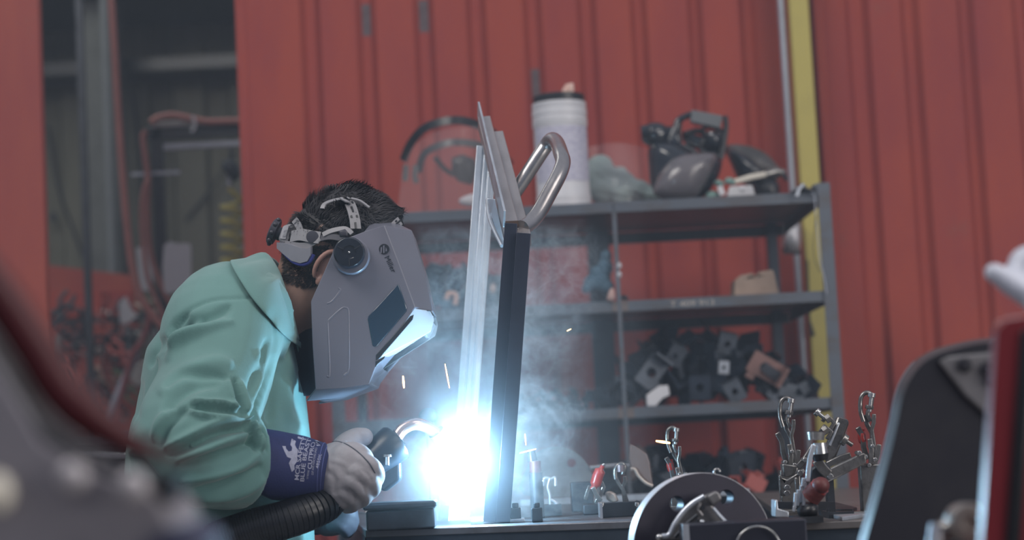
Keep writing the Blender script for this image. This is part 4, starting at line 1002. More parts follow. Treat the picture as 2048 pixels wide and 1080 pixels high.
# chin wrap towards the throat
mb._add([A[5], HE(640, 800, .06, -1), HE(640, 800, .06, 1), B[5], A[4], B[4]], [(0, 1, 2, 3)])
bmesh.ops.remove_doubles(mb.bm, verts=mb.bm.verts, dist=.0008)
me = mb.mesh()
sh = link('shell', me, shellm, hel, smooth=28)
so = sh.modifiers.new('s', 'SOLIDIFY'); so.thickness = .0035; so.offset = 0
bv_ = sh.modifiers.new('b', 'BEVEL'); bv_.width = .0042; bv_.segments = 3; bv_.angle_limit = math.radians(20)
def side_plate(name, pts, t, m, parent=hel, base=0.0, bevel=.001, s=-1):
    P = [HP(x, y, base, s) for x, y in pts]; return MB().prism(P, (0, s * t, 0)).build(name, m, parent, bevel=bevel)
Z = lambda pts: [(500 + x / 2.3475, 360 + y / 2.3475) for x, y in pts]
lensm = mat('dark_side_lens', (.006, .030, .060), .10, var=.2, spec=.9, coat=.6)
side_plate('side_window', Z([(693, 490), (700, 494), (738, 600), (736, 616), (597, 782), (582, 784), (575, 776), (553, 655), (556, 640)]), .003, lensm, bevel=.0015)
side_plate('side_window', Z([(693, 490), (738, 608), (590, 785), (553, 648)]), .003, lensm, s=1)
# lit front window frame: bright bezel facing the arc, a dark slot between it and the side
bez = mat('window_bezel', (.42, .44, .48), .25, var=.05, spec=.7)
fr_ = MB()
def HEs(x, y, h): return [HE(x, y, h, -1), HE(x, y, h, 1)]
P0 = [(829, 617), (864, 622), (868, 640), (862, 662), (846, 672), (752, 733), (744, 768), (738, 766), (757, 716)]
HWP = [.1035, .086, .083, .080, .078, .074, .070, .094, .1085]
for s_ in (-1, 1):
    Q = [HE(x, y, h, s_) for (x, y), h in zip(P0, HWP)]; fr_.loft([[p + Vector((0, -s_ * .010, 0)) for p in Q], Q]) if False else fr_.prism(Q, (0, -s_ * .010, 0))
a1, a2, a3, a4 = HE(864, 640, .078), HE(850, 668, .078), HE(760, 734, .074), HE(745, 770, .062)
for k in (1,):
    b1, b2, b3, b4 = [Vector((p.x, 2 * YM - p.y, p.z)) for p in (a1, a2, a3, a4)]
    t_ = (a3 - a2).normalized(); inn_ = Vector((-.004, 0, .003))
    fr_.hexa([a1, a1.lerp(a2, 1), b2, b1], [p + Vector((-.006, 0, .002)) for p in (a1, a2, b2, b1)])
    fr_.hexa([a3, a4, b4, b3], [p + Vector((-.006, 0, .003)) for p in (a3, a4, b4, b3)])
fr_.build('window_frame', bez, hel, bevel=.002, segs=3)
g1, g2_, g3, g4 = a2, a3, Vector((a3.x, 2 * YM - a3.y, a3.z)), Vector((a2.x, 2 * YM - a2.y, a2.z))
off = Vector((-.010, 0, .012)); MB().hexa([g1 + off, g2_ + off, g3 + off, g4 + off], [p + off + Vector((-.003, 0, .004)) for p in (g1, g2_, g3, g4)]).build('front_lens', lensm, hel)
side_plate('slot', Z([(770, 632), (764, 656), (612, 834), (592, 848), (592, 822), (752, 640)]), .0022, M['black'], base=.0008)
side_plate('slot_edge', Z([(590, 850), (635, 826), (632, 838), (598, 868), (590, 880)]), .0022, M['black'], base=.0008)
# hexagonal corner of the lit frame
mb = MB()
for p, q in [((640, 838), (667, 800))]: pass
hx = [(700 + x / 3.6, 380 + y / 3.6) for x, y in [(462, 930), (510, 868), (580, 870), (600, 905)]]
MB().tube([HE(x, y, .0905) for x, y in hx], .0009, 6).build('frame_groove', M['darksteel'], hel)
hx = [(700 + x / 3.6, 380 + y / 3.6) for x, y in [(432, 1020), (430, 990), (455, 960), (478, 970)]]
MB().tube([HE(x, y, .0905) for x, y in hx], .0008, 6).build('frame_groove', M['darksteel'], hel)
# raised outlines pressed into the side
def press(pts, r=.0022):
    L_ = smooth_line([HP(*p, .0003) for p in Z(pts)], 5); return MB().tube(L_, r, 8).build('pressed_rib', shellm, hel, smooth=80)
press([(362, 920), (374, 905), (366, 700), (366, 668), (378, 650), (430, 604), (450, 600), (462, 615), (464, 700), (464, 880), (448, 912), (440, 918)])
press([(362, 580), (385, 570), (418, 530), (424, 515), (415, 508)])
press([(350, 560), (345, 535), (350, 500)], .0012)
press([(500, 950), (515, 945)], .001)
# pivot knob
kc = HP(701, 509); 
MB().lathe(HP(703, 513, .0), [(.0305, 0), (.0315, .002), (.0315, .009), (.029, .012), (.010, .0125)], (0, -1, 0), 40).build('knob_boss', shellm, hel, smooth=40)
kn = MB().lathe(HP(701, 508, .012), [(.0250, 0), (.0262, .003), (.0262, .013), (.0235, .017), (.012, .0172), (.010, .0145), (.003, .0145)], (0, -1, 0), 40).build('pivot_knob', M['blackgloss'], hel, smooth=40)
for a in range(3):
    c = HP(701, 508, .0295); d = Vector((math.cos(a * 2.1 + .5), 0, math.sin(a * 2.1 + .5))); MB().bar(c + d * .010, c + d * .022, .0018, .0016).build('knob_rib', M['darksteel'], kn)
MB().ball(HP(701, 508, .0275), (.0022, .002, .0022)).build('knob_pin', M['chrome'], kn)
MB().lathe(Vector((kc.x, 2 * YM - kc.y, kc.z)), [(.0305, 0), (.031, .009), (.026, .012), (.026, .026), (.02, .029)], (0, 1, 0), 32).build('pivot_knob', M['blackgloss'], hel, smooth=40)
# logo roundel and name
ink2 = mat('dark_print', (.012, .014, .022), .5)
lc = HP(768.5, 498.5, .0022)
mb = MB(); mb.lathe(lc, [(.0088, 0), (.0088, .0006)], (0, -1, 0), 32); mb.build('logo', ink2, hel)
for k in range(3):
    o_ = (k - 1) * 5.6; P = [HP(x, y, .0029) for x, y in [(765 + o_ - 1.5, 505.5 - abs(k - 1) * 1.5), (768 + o_ - 1.5, 505.5 - abs(k - 1) * 1.5), (772 + o_, 491.5 + abs(k - 1) * 1.5), (769 + o_, 491.5 + abs(k - 1) * 1.5)]]
    P = [lc + Matrix.Rotation(math.radians(-22), 3, 'Y') @ (p - lc) for p in P]
    MB().prism(P, (0, -.0003, 0)).build('logo_bar', shellm, hel)
a, b = HP(773, 513, .0024), HP(788, 544, .0024)
ex = (b - a).normalized(); n = Vector((0, -1, 0)); ez = n.cross(ex)
me = text('Miller', 15 * mpx(3.33), None, None, None, Matrix.Identity(4), .0003, False); xs = [v.co.x for v in me.vertices]; k = (b - a).length / (max(xs) - min(xs))
Fm = Matrix((ex, ez, n)).transposed().to_4x4(); Fm.translation = (a + b) / 2; me.transform(Fm @ Matrix.Diagonal((k, 1, 1, 1))); link('brand_lettering', me, ink2, hel)
# ---- headgear
gearm = mat('headgear_grey', (.27, .265, .28), .45, var=.15)
gdark = mat('headgear_dark', (.05, .05, .065), .4, var=.3)
bt_hair = None
def strap(pts, w_, name, m, holes=0, parent=hel, wdir=None, th=.0022):
    L_ = smooth_line(pts, 7); rows = []; n_ = len(L_)
    for i, p in enumerate(L_):
        t = (L_[min(i + 1, n_ - 1)] - L_[max(i - 1, 0)]).normalized(); nrm = (p - H(0, 0, 0)); nrm = (nrm - t * nrm.dot(t)).normalized(); wv = t.cross(nrm) if wdir is None else (Vector(wdir) - t * Vector(wdir).dot(t)).normalized()
        rows.append([p - wv * w_ / 2, p - wv * w_ / 6, p + wv * w_ / 6, p + wv * w_ / 2])
    o = MB().sheet(rows, th).build(name, m, parent, smooth=60)
    if holes:
        hm_ = MB()
        for h_ in range(holes):
            i = int((h_ + .7) / (holes + .4) * (n_ - 1)); t = (L_[min(i + 1, n_ - 1)] - L_[max(i - 1, 0)]).normalized(); nrm = (L_[i] - H(0, 0, 0)); nrm = (nrm - t * nrm.dot(t)).normalized(); wv = t.cross(nrm)
            for sg in ((-1, 1) if h_ % 2 else (0,)):
                c = L_[i] + wv * sg * w_ * .27; sl = .0055 if sg == 0 else .0022
                for q_ in (-1, 1): hm_.bar(c - t * sl + nrm * q_ * .0001, c + t * sl + nrm * q_ * .0001, .0030, .0064, nrm)
        hm_.build('slot_holes', M['black'], o)
    return o
def SK(a, e, k=1.16): return on_skull(math.radians(a), math.radians(e), k)
def SP(x, y, d, k=-1): p = at(x, y, YM - d); return Vector((p.x, YM + k * d, p.z))
def SE(x, y, k=1.135):
    d = (at(x, y, YM) - CAM).normalized(); c = H(0, 0, .012); ax3 = [(HF, .100 * k), (UY, .079 * k), (HU, .110 * k)]
    o = Vector([(CAM - c).dot(a) / r for a, r in ax3]); v = Vector([d.dot(a) / r for a, r in ax3]); A2, B2, C2 = v.dot(v), o.dot(v), o.dot(o) - 1
    disc = B2 * B2 - A2 * C2
    if disc >= 0: return CAM + d * ((-B2 - math.sqrt(disc)) / A2)
    t = -B2 / A2; q = o + v * t; q.normalize(); return c + HF * q.x * ax3[0][1] + UY * q.y * ax3[1][1] + HU * q.z * ax3[2][1]
def mir(p): return Vector((p.x, 2 * YM - p.y, p.z))
# over-the-head straps: near half drawn from the photograph, far half mirrored over the crown
T_ = [SE(711, 458), SE(709, 440), SE(704, 420), SE(698, 406), SE(691, 398)]
strap(T_ + [mir(p) for p in T_[::-1]], .0185, 'top_strap', gearm, 11)
strap([SE(645, 418), SE(650, 409), SE(664, 403), SE(686, 398)], .008, 'rear_loop', gearm)
strap([SE(702, 398), SE(720, 403), SE(738, 416)], .005, 'front_loop', gearm)
strap([SE(780, 462), SE(790, 450), SE(799, 442)], .015, 'brow_strap', gearm, 5)
# side band
for k in (-1, 1):
    strap([SP(583, 474, .060, k), SP(602, 470, .075, k), SP(625, 474, .088, k), SP(640, 476, .092, k)], .021, 'side_band', gearm, 0)
    MB().lathe(SP(625, 474, .0905, k), [(.0105, 0), (.0105, .003), (.008, .0035)], (0, k, 0), 24).build('band_button', gdark, hel, smooth=40)
    strap([SP(638, 478, .090, k), SP(660, 474, .094, k), SP(684, 478, .098, k), SP(700, 486, .10, k)], .010, 'side_arm', gdark, 0)
    strap([SP(646, 470, .092, k), SP(664, 462, .094, k), SP(690, 458, .096, k), SP(704, 468, .10, k)], .008, 'side_arm', gearm, 0)
    dome(MB(), [(676, 462), (690, 458), (698, 464), (696, 474), (680, 474)], YM + k * .099, .004 * -k, .004).build('arm_slot', gdark, hel)
strap([SP(640, 476, .092), SP(612, 492, .082), SP(580, 490, .06), SP(562, 486, 0)] + [SP(x, y, d, 1) for x, y, d in [(580, 490, .06), (612, 492, .082), (640, 476, .092)]], .012, 'rear_band', gearm)
# nape pad with its blue rim, ratchet box with label and knob
rows = []
for i, (x, yt, yb, d) in enumerate([(560, 485, 497, .026), (572, 486, 508, .053), (588, 490, 522, .071), (604, 496, 527, .081), (618, 498, 523, .087), (625, 494, 510, .090)]):
    rows.append([SP(x, yt + (yb - yt) * j / 4, d) for j in range(5)])
pad = MB().sheet(rows, .006).build('nape_pad', mat('pad_grey', (.26, .26, .30), .6), hel, smooth=80)
MB().tube(smooth_line([SP(558, 495, .024), SP(572, 510, .053), SP(588, 524, .072), (SP(604, 529, .082)), SP(619, 524, .088), SP(627, 509, .091)], 5), .0034, 10).build('pad_rim', mat('blue_foam', (.05, .06, .32), .6), hel, smooth=80)
rb = MB().plate([(566, 451), (580, 447), (596, 452), (592, 466), (580, 484), (564, 488), (556, 478)], YM - .045, .09).build('ratchet_box', gearm, hel, bevel=.005, segs=3)
MB().plate([(566, 453), (578, 451), (571, 478), (560, 477)], YM - .0462, .001).build('warning_label', M['paper'], hel)
MB().plate([(568, 461), (575, 459), (571, 473), (565, 474)], YM - .0468, .0006).build('label_print', mat('label_ink', (.30, .30, .33), .7, scale=150, col2=(.6, .6, .6)), hel)
strap([SE(590, 440), SE(598, 452), SE(604, 468)], .012, 'yoke', gearm)
ax = (at(545, 462, YM) - at(562, 469, YM)).normalized()
MB().lathe(at(562, 469, YM), [(.012, 0), (.012, .006), (.022, .008)] + [(.0225, .018), (.019, .020), (.004, .0205)], ax, 18).build('ratchet_knob', gdark, hel, smooth=30)
for a in range(9):
    u = ax.cross(UY).normalized(); d = u * math.cos(a * 2 * PI / 9) + UY * math.sin(a * 2 * PI / 9); c = at(562, 469, YM) + ax * .013 + d * .0225; MB().ball(c, .0042, None, 8, 6).build('knob_lobe', gdark, hel, smooth=60)
# ------------------------------------------------------------------ tables
ZT = 0.85; ZT2 = 0.838
steel, dk, cast, chrome = M['steeltop'], M['darksteel'], M['cast'], M['chrome']
def quad_top(corners, z, t, name, m, parent):
    P = [on(x, y, z) for x, y in corners]; return MB().prism([p - Vector((0, 0, t)) for p in P], (0, 0, t)).build(name, m, parent, bevel=.0015), P
t1 = thing('welding_table', on(1100, 1048, ZT).xy.to_3d(), 'dark steel welding table under the arc, its front edge catching the light', 'table')
(_, P1) = quad_top([(730, 1061), (1420, 1036), (1440, 985), (687, 1019)], ZT, .012, 'table_top', steel, t1)
def apron(P, z, h, name, parent, m, inset=.01):
    c = sum(P, Vector()) / len(P); Q = [p.lerp(c, inset) for p in P]
    for i in range(len(Q)):
        a, b = Q[i], Q[(i + 1) % len(Q)]; mid = Vector((0, 0, z - h / 2)); a2, b2 = a.copy(), b.copy(); a2.z = b2.z = z - h / 2; MB().bar(a2, b2, h, .008, (b2 - a2).cross(Vector((0, 0, 1)))).build(name, m, parent)
    return Q
tblk = mat('table_side_steel', (.04, .055, .075), .5, .4, var=.3)
Q1 = apron(P1, ZT - .012, .14, 'apron', t1, tblk)
for q in Q1:
    q2 = q.lerp(sum(Q1, Vector()) / 4, .05); MB().span((q2.x - .03, q2.y - .03, 0), (q2.x + .03, q2.y + .03, ZT - .03)).build('leg', tblk, t1)
t2 = thing('fixture_table', on(1700, 1040, ZT2).xy.to_3d(), 'wide dark steel fixture table carrying the toggle clamps beside the black hood', 'table')
(_, P2) = quad_top([(1592, 1046), (2240, 1018), (2000, 962), (1500, 985)], ZT2, .012, 'table_top', mat('brown_steel_top', (.21, .195, .19), .4, .6, scale=5, col2=(.12, .09, .08), stretch=(1, 4, 1)), t2)
P2s = P2
Q2 = apron(P2, ZT2 - .012, .14, 'apron', t2, tblk)
for q in Q2:
    q2 = q.lerp(sum(Q2, Vector()) / 4, .06); MB().span((q2.x - .03, q2.y - .03, 0), (q2.x + .03, q2.y + .03, ZT2 - .03)).build('leg', tblk, t2)

def gz(x, y, z=ZT): return on(x, y, z).y
def thing_at(name, x, Y, z, label, cat, group=None):
    p = at(x, 900, Y); return thing(name, (p.x, Y, z), label, cat, group)

# ------------------------------------------------------------------ welded frame with its handle
YA = 3.40
fr = thing('welded_frame', (at(960, 1040, 3.38).x, 3.38, ZT), 'steel frame standing at the arc with a bright post, dark post and bent tube handle', 'frame')
def post(x0, y0, Y0, x1, y1, Y1, prof, name, m):
    """prof: closed outline in metres (across, depth)"""
    a, b = at(x0, y0, Y0), at(x1, y1, Y1); d = (b - a).normalized(); r = d.cross(UY).normalized(); r = r if r.x > 0 else -r; u = r.cross(d).normalized(); u = u if u.y > 0 else -u
    A = [a + r * x + u * y for x, y in prof]; return MB().prism(A, b - a).build(name, m, fr, bevel=.0008)
S_ = mpx(3.5)
# bright galvanised channel: stepped section so that its flutes catch the arc
chan = [(-.0205, 0), (-.0090, 0), (-.0085, .004), (-.0060, .004), (-.0055, -.001), (.0005, -.001), (.0010, .003), (.0040, .003), (.0045, -.0005), (.0100, -.0005), (.0105, .006), (.0130, .006), (.0135, .010), (.0175, .010), (.0180, .030), (-.0205, .030)]
p_base = on(936, 1043, ZT)
post(975, 292, 3.74, 919, 1043, p_base.y + .075, chan, 'bright_post', M['galv'])
# dark post of two tubes
def sq(x0, x1, y0, y1): return [(x0, y0), (x1, y0), (x1, y1), (x0, y1)]
darktube = mat('blued_dark_steel', (.035, .040, .065), .42, .5, var=.3, scale=10)
post(1025, 446, 3.312, 982, 1045, 3.338, sq(-.0130, .0080, .006, .030), 'dark_post', darktube)
post(1048, 466, 3.306, 1006, 1045, 3.332, sq(-.0125, .0115, 0, .026), 'dark_post', darktube)
MB().box((at(996, 1046, 3.37).x, 3.372, ZT + .003), (.09, .05, .006)).build('foot_plate', M['galv'], fr, bevel=.001)
MB().box((p_base.x + .004, p_base.y + .09, ZT + .003), (.075, .06, .006)).build('foot_plate', M['galv'], fr, bevel=.001)
# leaning double bar on top, from far and high to near and low
warm = mat('mill_steel', (.43, .40, .40), .36, .7, scale=18, col2=(.30, .27, .27), stretch=(1, .3, .3))
def lbar(a, b, sec, name, m, off=(0, 0)):
    d = (b - a).normalized(); r = Vector((1, 0, 0)); r = (r - d * r.dot(d)).normalized(); u = r.cross(d).normalized(); u = u if u.z > 0 else -u
    A = [a + r * x + u * y for x, y in sec]; return MB().prism(A, b - a).build(name, m, fr, bevel=.0014)
a1_, b1_ = at(969, 232, 3.78), at(1024, 446, 3.345); a2_, b2_ = at(993, 262, 3.74), at(1047, 468, 3.338)
lbar(a1_, b1_, sq(-.0135, .0110, -.030, .0), 'top_bar', warm); lbar(a2_, b2_, sq(-.0125, .0125, -.024, .0), 'top_bar', warm)
MB().bar(at(957, 218, 3.80), at(1009, 438, 3.335), .004, .030, (0, .3, 1)).build('thin_flange', M['galv'], fr, bevel=.0006)
MB().box(at(1024, 449, 3.33), (.022, .02, .010)).build('bar_end', mat('dark_brown_steel', (.10, .06, .045), .5, .5), fr)  # bar end in a darker brown than the bars
# gusset between the bright post and the bars
G = [(974, 396), (990, 398), (1012, 500), (1002, 486), (986, 442)]
MB().prism([at(x, y, 3.45) for x, y in G], (0, .012, 0)).build('gusset', M['galv'], fr, bevel=.001)
MB().tube(smooth_line([at(975, 398, 3.50), at(980, 440, 3.44), at(1004, 492, 3.38)], 6), .0035, 8).build('gusset_edge', M['galv'], fr)
# bent tube handle
hr = 15.5 * mpx(3.5); brushed = mat('brushed_tube', (.42, .40, .40), .27, .9, scale=14, col2=(.28, .26, .26), stretch=(1, .4, .4))
hp = [(1030, 384, 3.64), (1052, 352, 3.64), (1078, 312, 3.64), (1093, 290, 3.64), (1104, 279, 3.62), (1114, 286, 3.58), (1122, 308, 3.50), (1126, 325, 3.465), (1118, 350, 3.44), (1098, 388, 3.42), (1078, 424, 3.40), (1060, 446, 3.38), (1044, 456, 3.36)]
MB().tube(smooth_line([at(*p) for p in hp], 6), hr, 24).build('handle', brushed, fr, smooth=60)

# ------------------------------------------------------------------ torch, arc
tor = thing('welding_torch', at(760, 920, 3.30), 'black welding torch with a bent copper swan neck held at the arc', 'torch')
pc = mat('torch_plastic', (.018, .026, .040), .35, var=.2)
ha, hb_ = at(700, 958, 3.30), at(793, 884, 3.33)
ax_ = (hb_ - ha).normalized()
MB().lathe(ha, [(.020, 0), (.024, .02), (.027, .05), (.031, .075), (.033, (hb_ - ha).length - .004), (.031, (hb_ - ha).length)], ax_, 32).build('handle', pc, tor, smooth=50)
MB().plate([(748, 905), (800, 902), (802, 960), (770, 985), (745, 970)], 3.32, .035).build('handle_base', pc, tor, bevel=.006, segs=3)
MB().plate([(724, 942), (732, 938), (762, 952), (756, 968), (722, 958)], 3.245, .02).build('trigger', mat('trigger_blue', (.03, .05, .12), .5), tor, bevel=.002)
copper = mat('copper_neck', (.50, .36, .33), .25, .85, scale=20, col2=(.35, .22, .20))
MB().tube(smooth_line([at(792, 876, 3.33), at(806, 858, 3.335), at(828, 848, 3.34), at(850, 852, 3.35), at(872, 866, 3.36), at(884, 880, 3.37)], 6), .0105, 20).build('swan_neck', copper, tor, smooth=60)
MB().tube([at(872, 864, 3.36), at(897, 897, 3.375), at(906, 909, 3.38)], [.0145, .0135, .011], 20).build('nozzle', copper, tor, smooth=50)
MB().tube([at(800, 874, 3.33), at(790, 882, 3.33)], .016, 20).build('neck_collar', M['black'], tor, smooth=50)
MB().tube([at(774, 930, 3.29), at(774, 914, 3.29)], [.004, .004], 12).build('stud', chrome, tor, smooth=50)
MB().tube([at(774, 914, 3.29), at(774, 909, 3.29)], [.008, .007], 12).build('stud_head', chrome, tor, smooth=50)
cab = smooth_line([at(700, 958, 3.30), at(676, 984, 3.27), at(640, 1012, 3.20), at(575, 1038, 3.17), at(490, 1062, 3.16), at(410, 1100, 3.16), at(380, 1200, 3.17), at(390, 1400, 3.12), Vector((at(380, 1400, 3.1).x, 3.10, .30)), Vector((at(420, 1400, 3.1).x, 3.04, .035)), Vector((at(560, 1400, 3.1).x, 2.98, .031))], 8)
MB().tube(cab, [.016 + .012 * min(1, i / 14) for i in range(len(cab))], 18).build('cable', M['black'], tor, smooth=60)
mb = MB()
for i in range(10, 46): 
    p, q = cab[i], cab[i + 1]
    for s_ in (0, .5): c_ = p.lerp(q, s_); d_ = (q - p).normalized(); mb.cyl(c_, c_ + d_ * .004, (.016 + .012 * min(1, i / 14)) * 1.10, None, 18)
mb.build('strain_relief', M['black'], tor, smooth=40)

arc_p = at(938, 925, 3.37)
arcm = mat('arc_plasma', (1, 1, 1), emit=(.62, .84, 1.0), estr=300)
mb = MB(); mb.ball(arc_p, (.010, .008, .013)); mb.tube([arc_p + Vector((0, 0, -.02)), arc_p, arc_p + Vector((.002, 0, .03))], [.003, .009, .002], 12)
ao = remesh(mb, .002, 2); ao = link('welding_arc', ao, arcm, smooth=180); tag(ao, 'blinding blue white welding arc at the foot of the bright post', 'arc'); ao.visible_shadow = True
L_ = bpy.data.lights.new('arc_light', 'POINT'); L_.energy = ARC_W; L_.color = (.38, .71, 1.0); L_.shadow_soft_size = .014
lo = bpy.data.objects.new('arc_light', L_); lo.location = arc_p + Vector((-.002, -.020, .004)); col.objects.link(lo)
tag(MB().ball(at(856, 832, 3.62), (.017, .014, .015)).tube([at(856, 836, 3.62), at(862, 870, 3.62), at(864, 900, 3.62), Vector((at(864, 900, 3.62).x, 3.62, ZT))], .009, 14).build('round_stop', mat('grey_knob', (.09, .10, .11), .6), smooth=60), 'grey round headed stop standing in the glare behind the copper swan neck', 'stop')
# weld spatter: a few hot bits in flight
hot = mat('hot_spark', (1, .6, .2), emit=(1.0, .48, .16), estr=14)
for (x0, y0, x1, y1, Y, l) in [(806, 752, 808, 776, 3.3, 'glowing orange spark below the helmet window'), (1312, 882, 1340, 886, 3.1, 'glowing yellow spark left of the single clamp above the round plate'), (1134, 662, 1142, 658, 3.5, 'tiny orange spark in front of the shelf unit'), (1050, 868, 1052, 890, 3.4, 'reddish spark right of the dark post'), (1040, 906, 1072, 898, 3.38, 'thin orange spark flying right from the arc'), (890, 728, 899, 776, 3.38, 'thin orange spark left of the bright post')]:
    r_ = .0018 if 'glowing' in l else .0009; a, b = at(x0, y0, Y), at(x1, y1, Y); c_ = (a + b) / 2; d_ = (b - a)
    tag(MB().tube([a, c_, b], [r_ * .6, r_, r_ * .6], 8).build('spark', hot, smooth=60), l, 'spark', 'hot sparks thrown off the weld')

# small steel bits by the post foot
nut = []
for x, l in ((1032, 'left one of two small steel nuts on the table by the dark post'), (1075, 'right one of two small steel nuts on the table by the dark post')):
    p = on(x, 1045, ZT); tag(MB().box(p + Vector((0, .01, .012)), (.018, .016, .024)).cyl(p + Vector((0, .01, .024)), p + Vector((0, .01, .032)), .006, None, 6).build('steel_nut', dk, bevel=.0015), l, 'nut')
q = at(800, 1003, 3.29)
tag(MB().span((q.x - .06, 3.27, q.z - .012), (q.x + .06, 3.36, q.z)).span((q.x - .056, 3.276, ZT), (q.x + .056, 3.354, q.z - .012)).build('steel_plate', dk, bevel=.004), 'dark steel plate lying on the table under the gloved hand', 'plate')
q = on(690, 1022, ZT)
tag(MB().tube([on(690, 1030, ZT) + Vector((0, .05, .008)), on(728, 1034, ZT) + Vector((0, .12, .008))], .006, 10).build('bright_rod', chrome), 'bright steel rod on the left end of the welding table', 'rod')

# ------------------------------------------------------------------ fixtures on the table
def strip(parent, name, pts, wpx, Y, t, m, bevel=.0012):
    """flat bar following a drawn line"""
    P = [Vector((x, y, 0)) for x, y in pts]; n = len(P); L, R = [], []
    for i in range(n):
        d = (P[min(i + 1, n - 1)] - P[max(i - 1, 0)]).normalized(); v = Vector((-d.y, d.x, 0)) * wpx / 2; L.append(P[i] + v); R.append(P[i] - v)
    poly = [(p.x, p.y) for p in L + R[::-1]]
    return MB().plate(poly, Y, t).build(name, m, parent, bevel=bevel)
def bolt(parent, x0, y0, x1, y1, Y, r, m=None, head=1.8, name='bolt'):
    a, b = at(x0, y0, Y), at(x1, y1, Y); d = (b - a).normalized(); R = r * mpx(Y)
    return MB().cyl(a, b, R, None, 14).cyl(a, a + d * R * 2.2, R * head, None, 18).build(name, m or chrome, parent, bevel=.0006)
def pivot(parent, x, y, Y, r=5, m=None):
    a = at(x, y, Y); return MB().cyl(a, a + Vector((0, .03, 0)), r * mpx(Y), None, 16).build('pivot', m or chrome, parent, bevel=.0008)
def loop_bar(parent, pts, rpx, Y, dy=0):
    return MB().tube(smooth_line([at(x, y, Y + dy) for x, y in pts], 6), rpx * mpx(Y), 10).build('loop_bar', cast, parent, smooth=60)

# A: upright clamp over the round plate
def upright_clamp(cx, ytop, scale, Y, zbase, label, grip, mirror=1, lean=0.0):
    f = lambda x, y: (cx + mirror * (x + y * lean) * scale, ytop + y * scale)
    c = thing_at('toggle_clamp', cx, Y, zbase, label, 'clamp', None)
    loop_bar(c, [f(-10, 60), f(-17, 38), f(-17, 12), f(-10, 1), f(0, 0), f(6, 8), f(4, 26), f(-2, 44), f(4, 60)], 4.8 * scale, Y)
    a, b = f(6, 0), f(2, 40); bolt(c, a[0], a[1], b[0], b[1], Y - .008, 4.2 * scale, head=1.9)
    p, q = f(2, 26), f(1, 34); MB().cyl(at(*p, Y - .008), at(*q, Y - .008), 9 * scale * mpx(Y), None, 6).build('nut', cast, c, bevel=.0008)
    strip(c, 'bar', [f(-8, 46), f(-2, 66), f(8, 84), f(12, 120), f(14, 140)], 9 * scale, Y + .004, .006, cast)
    strip(c, 'bar', [f(12, 44), f(12, 62), f(8, 78), f(14, 112), f(20, 142)], 8 * scale, Y - .010, .006, cast)
    strip(c, 'link', [f(-22, 72), f(-12, 90), f(-8, 116), f(0, 140)], 11 * scale, Y + .014, .006, cast)
    strip(c, 'link', [f(4, 96), f(8, 120), f(8, 150)], 10 * scale, Y - .018, .006, cast)
    strip(c, 'link', [f(24, 108), f(22, 130), f(14, 156)], 9 * scale, Y + .02, .006, cast)
    for x, y in ((10, 112), (-4, 134), (16, 140), (4, 152)): pivot(c, *f(x, y), Y - .022, 4.2 * scale)
    g0, g1 = f(-12, 76), f(-6, 112)
    if grip: MB().tube(smooth_line([at(g0[0], g0[1], Y + .02), at((g0[0] + g1[0]) / 2 - 4 * scale, (g0[1] + g1[1]) / 2, Y + .02), at(g1[0], g1[1], Y + .02)], 5), [.7 * 9 * scale * mpx(Y)] * 3 + [9 * scale * mpx(Y)] * 5 + [.7 * 9 * scale * mpx(Y)] * 3, 12).build('red_grip', M['redgrip'], c, smooth=60)
    zt_ = at(*f(4, 150), Y).z; bx = at(*f(4, 150), Y).x
    MB().span((bx - .018 * scale, Y - .012, zbase + .004), (bx + .018 * scale, Y + .016, zt_)).build('stand', cast, c, bevel=.002)
    MB().span((bx - .035 * scale, Y - .02, zbase), (bx + .035 * scale, Y + .03, zbase + .008)).build('base_plate', cast, c, bevel=.0015)
    return c
upright_clamp(1348, 856, .82, 3.55, ZT, 'upright steel toggle clamp with red grip rising behind the round plate', True, 1, .04)
# block between table and clamp B/C: they stand on a rail
upright_clamp(1577, 797, .95, 3.42, ZT2, 'tall steel toggle clamp standing in front of the shelf post', False, 1, -.02)
upright_clamp(1738, 786, .95, 3.20, ZT2, 'tall steel toggle clamp close beside the black hood, pinkish tip', True, 1, -.02)
# base bracket of clamp B with its curved strap and second bracket
c = thing_at('clamp_base', 1600, 3.25, ZT2, 'curved steel clamp base with two upright ears at the foot of the tall clamp', 'clamp base')
Z3 = lambda pts: [(1480 + x / 3.375, 760 + y / 3.375) for x, y in pts]
MB().plate(Z3([(262, 642), (276, 640), (284, 660), (320, 672), (372, 640), (432, 596), (440, 620), (380, 665), (345, 700), (330, 730), (345, 770), (300, 785), (272, 780)]), 3.30, .012).build('ear', cast, c, bevel=.002)
MB().plate(Z3([(368, 660), (384, 655), (392, 690), (400, 770), (380, 780)]), 3.24, .012).build('ear', cast, c, bevel=.002)
MB().plate(Z3([(285, 565), (395, 580), (385, 640), (330, 655), (296, 650)]), 3.33, .03).build('block', cast, c, bevel=.003)
for x, y in ((409, 627), (320, 727), (318, 765)):
    p = Z3([(x, y)])[0]; pivot(c, p[0], p[1], 3.285, 6)
strip(c, 'arm', Z3([(400, 600), (440, 530), (480, 470)]), 10, 3.31, .008, cast)
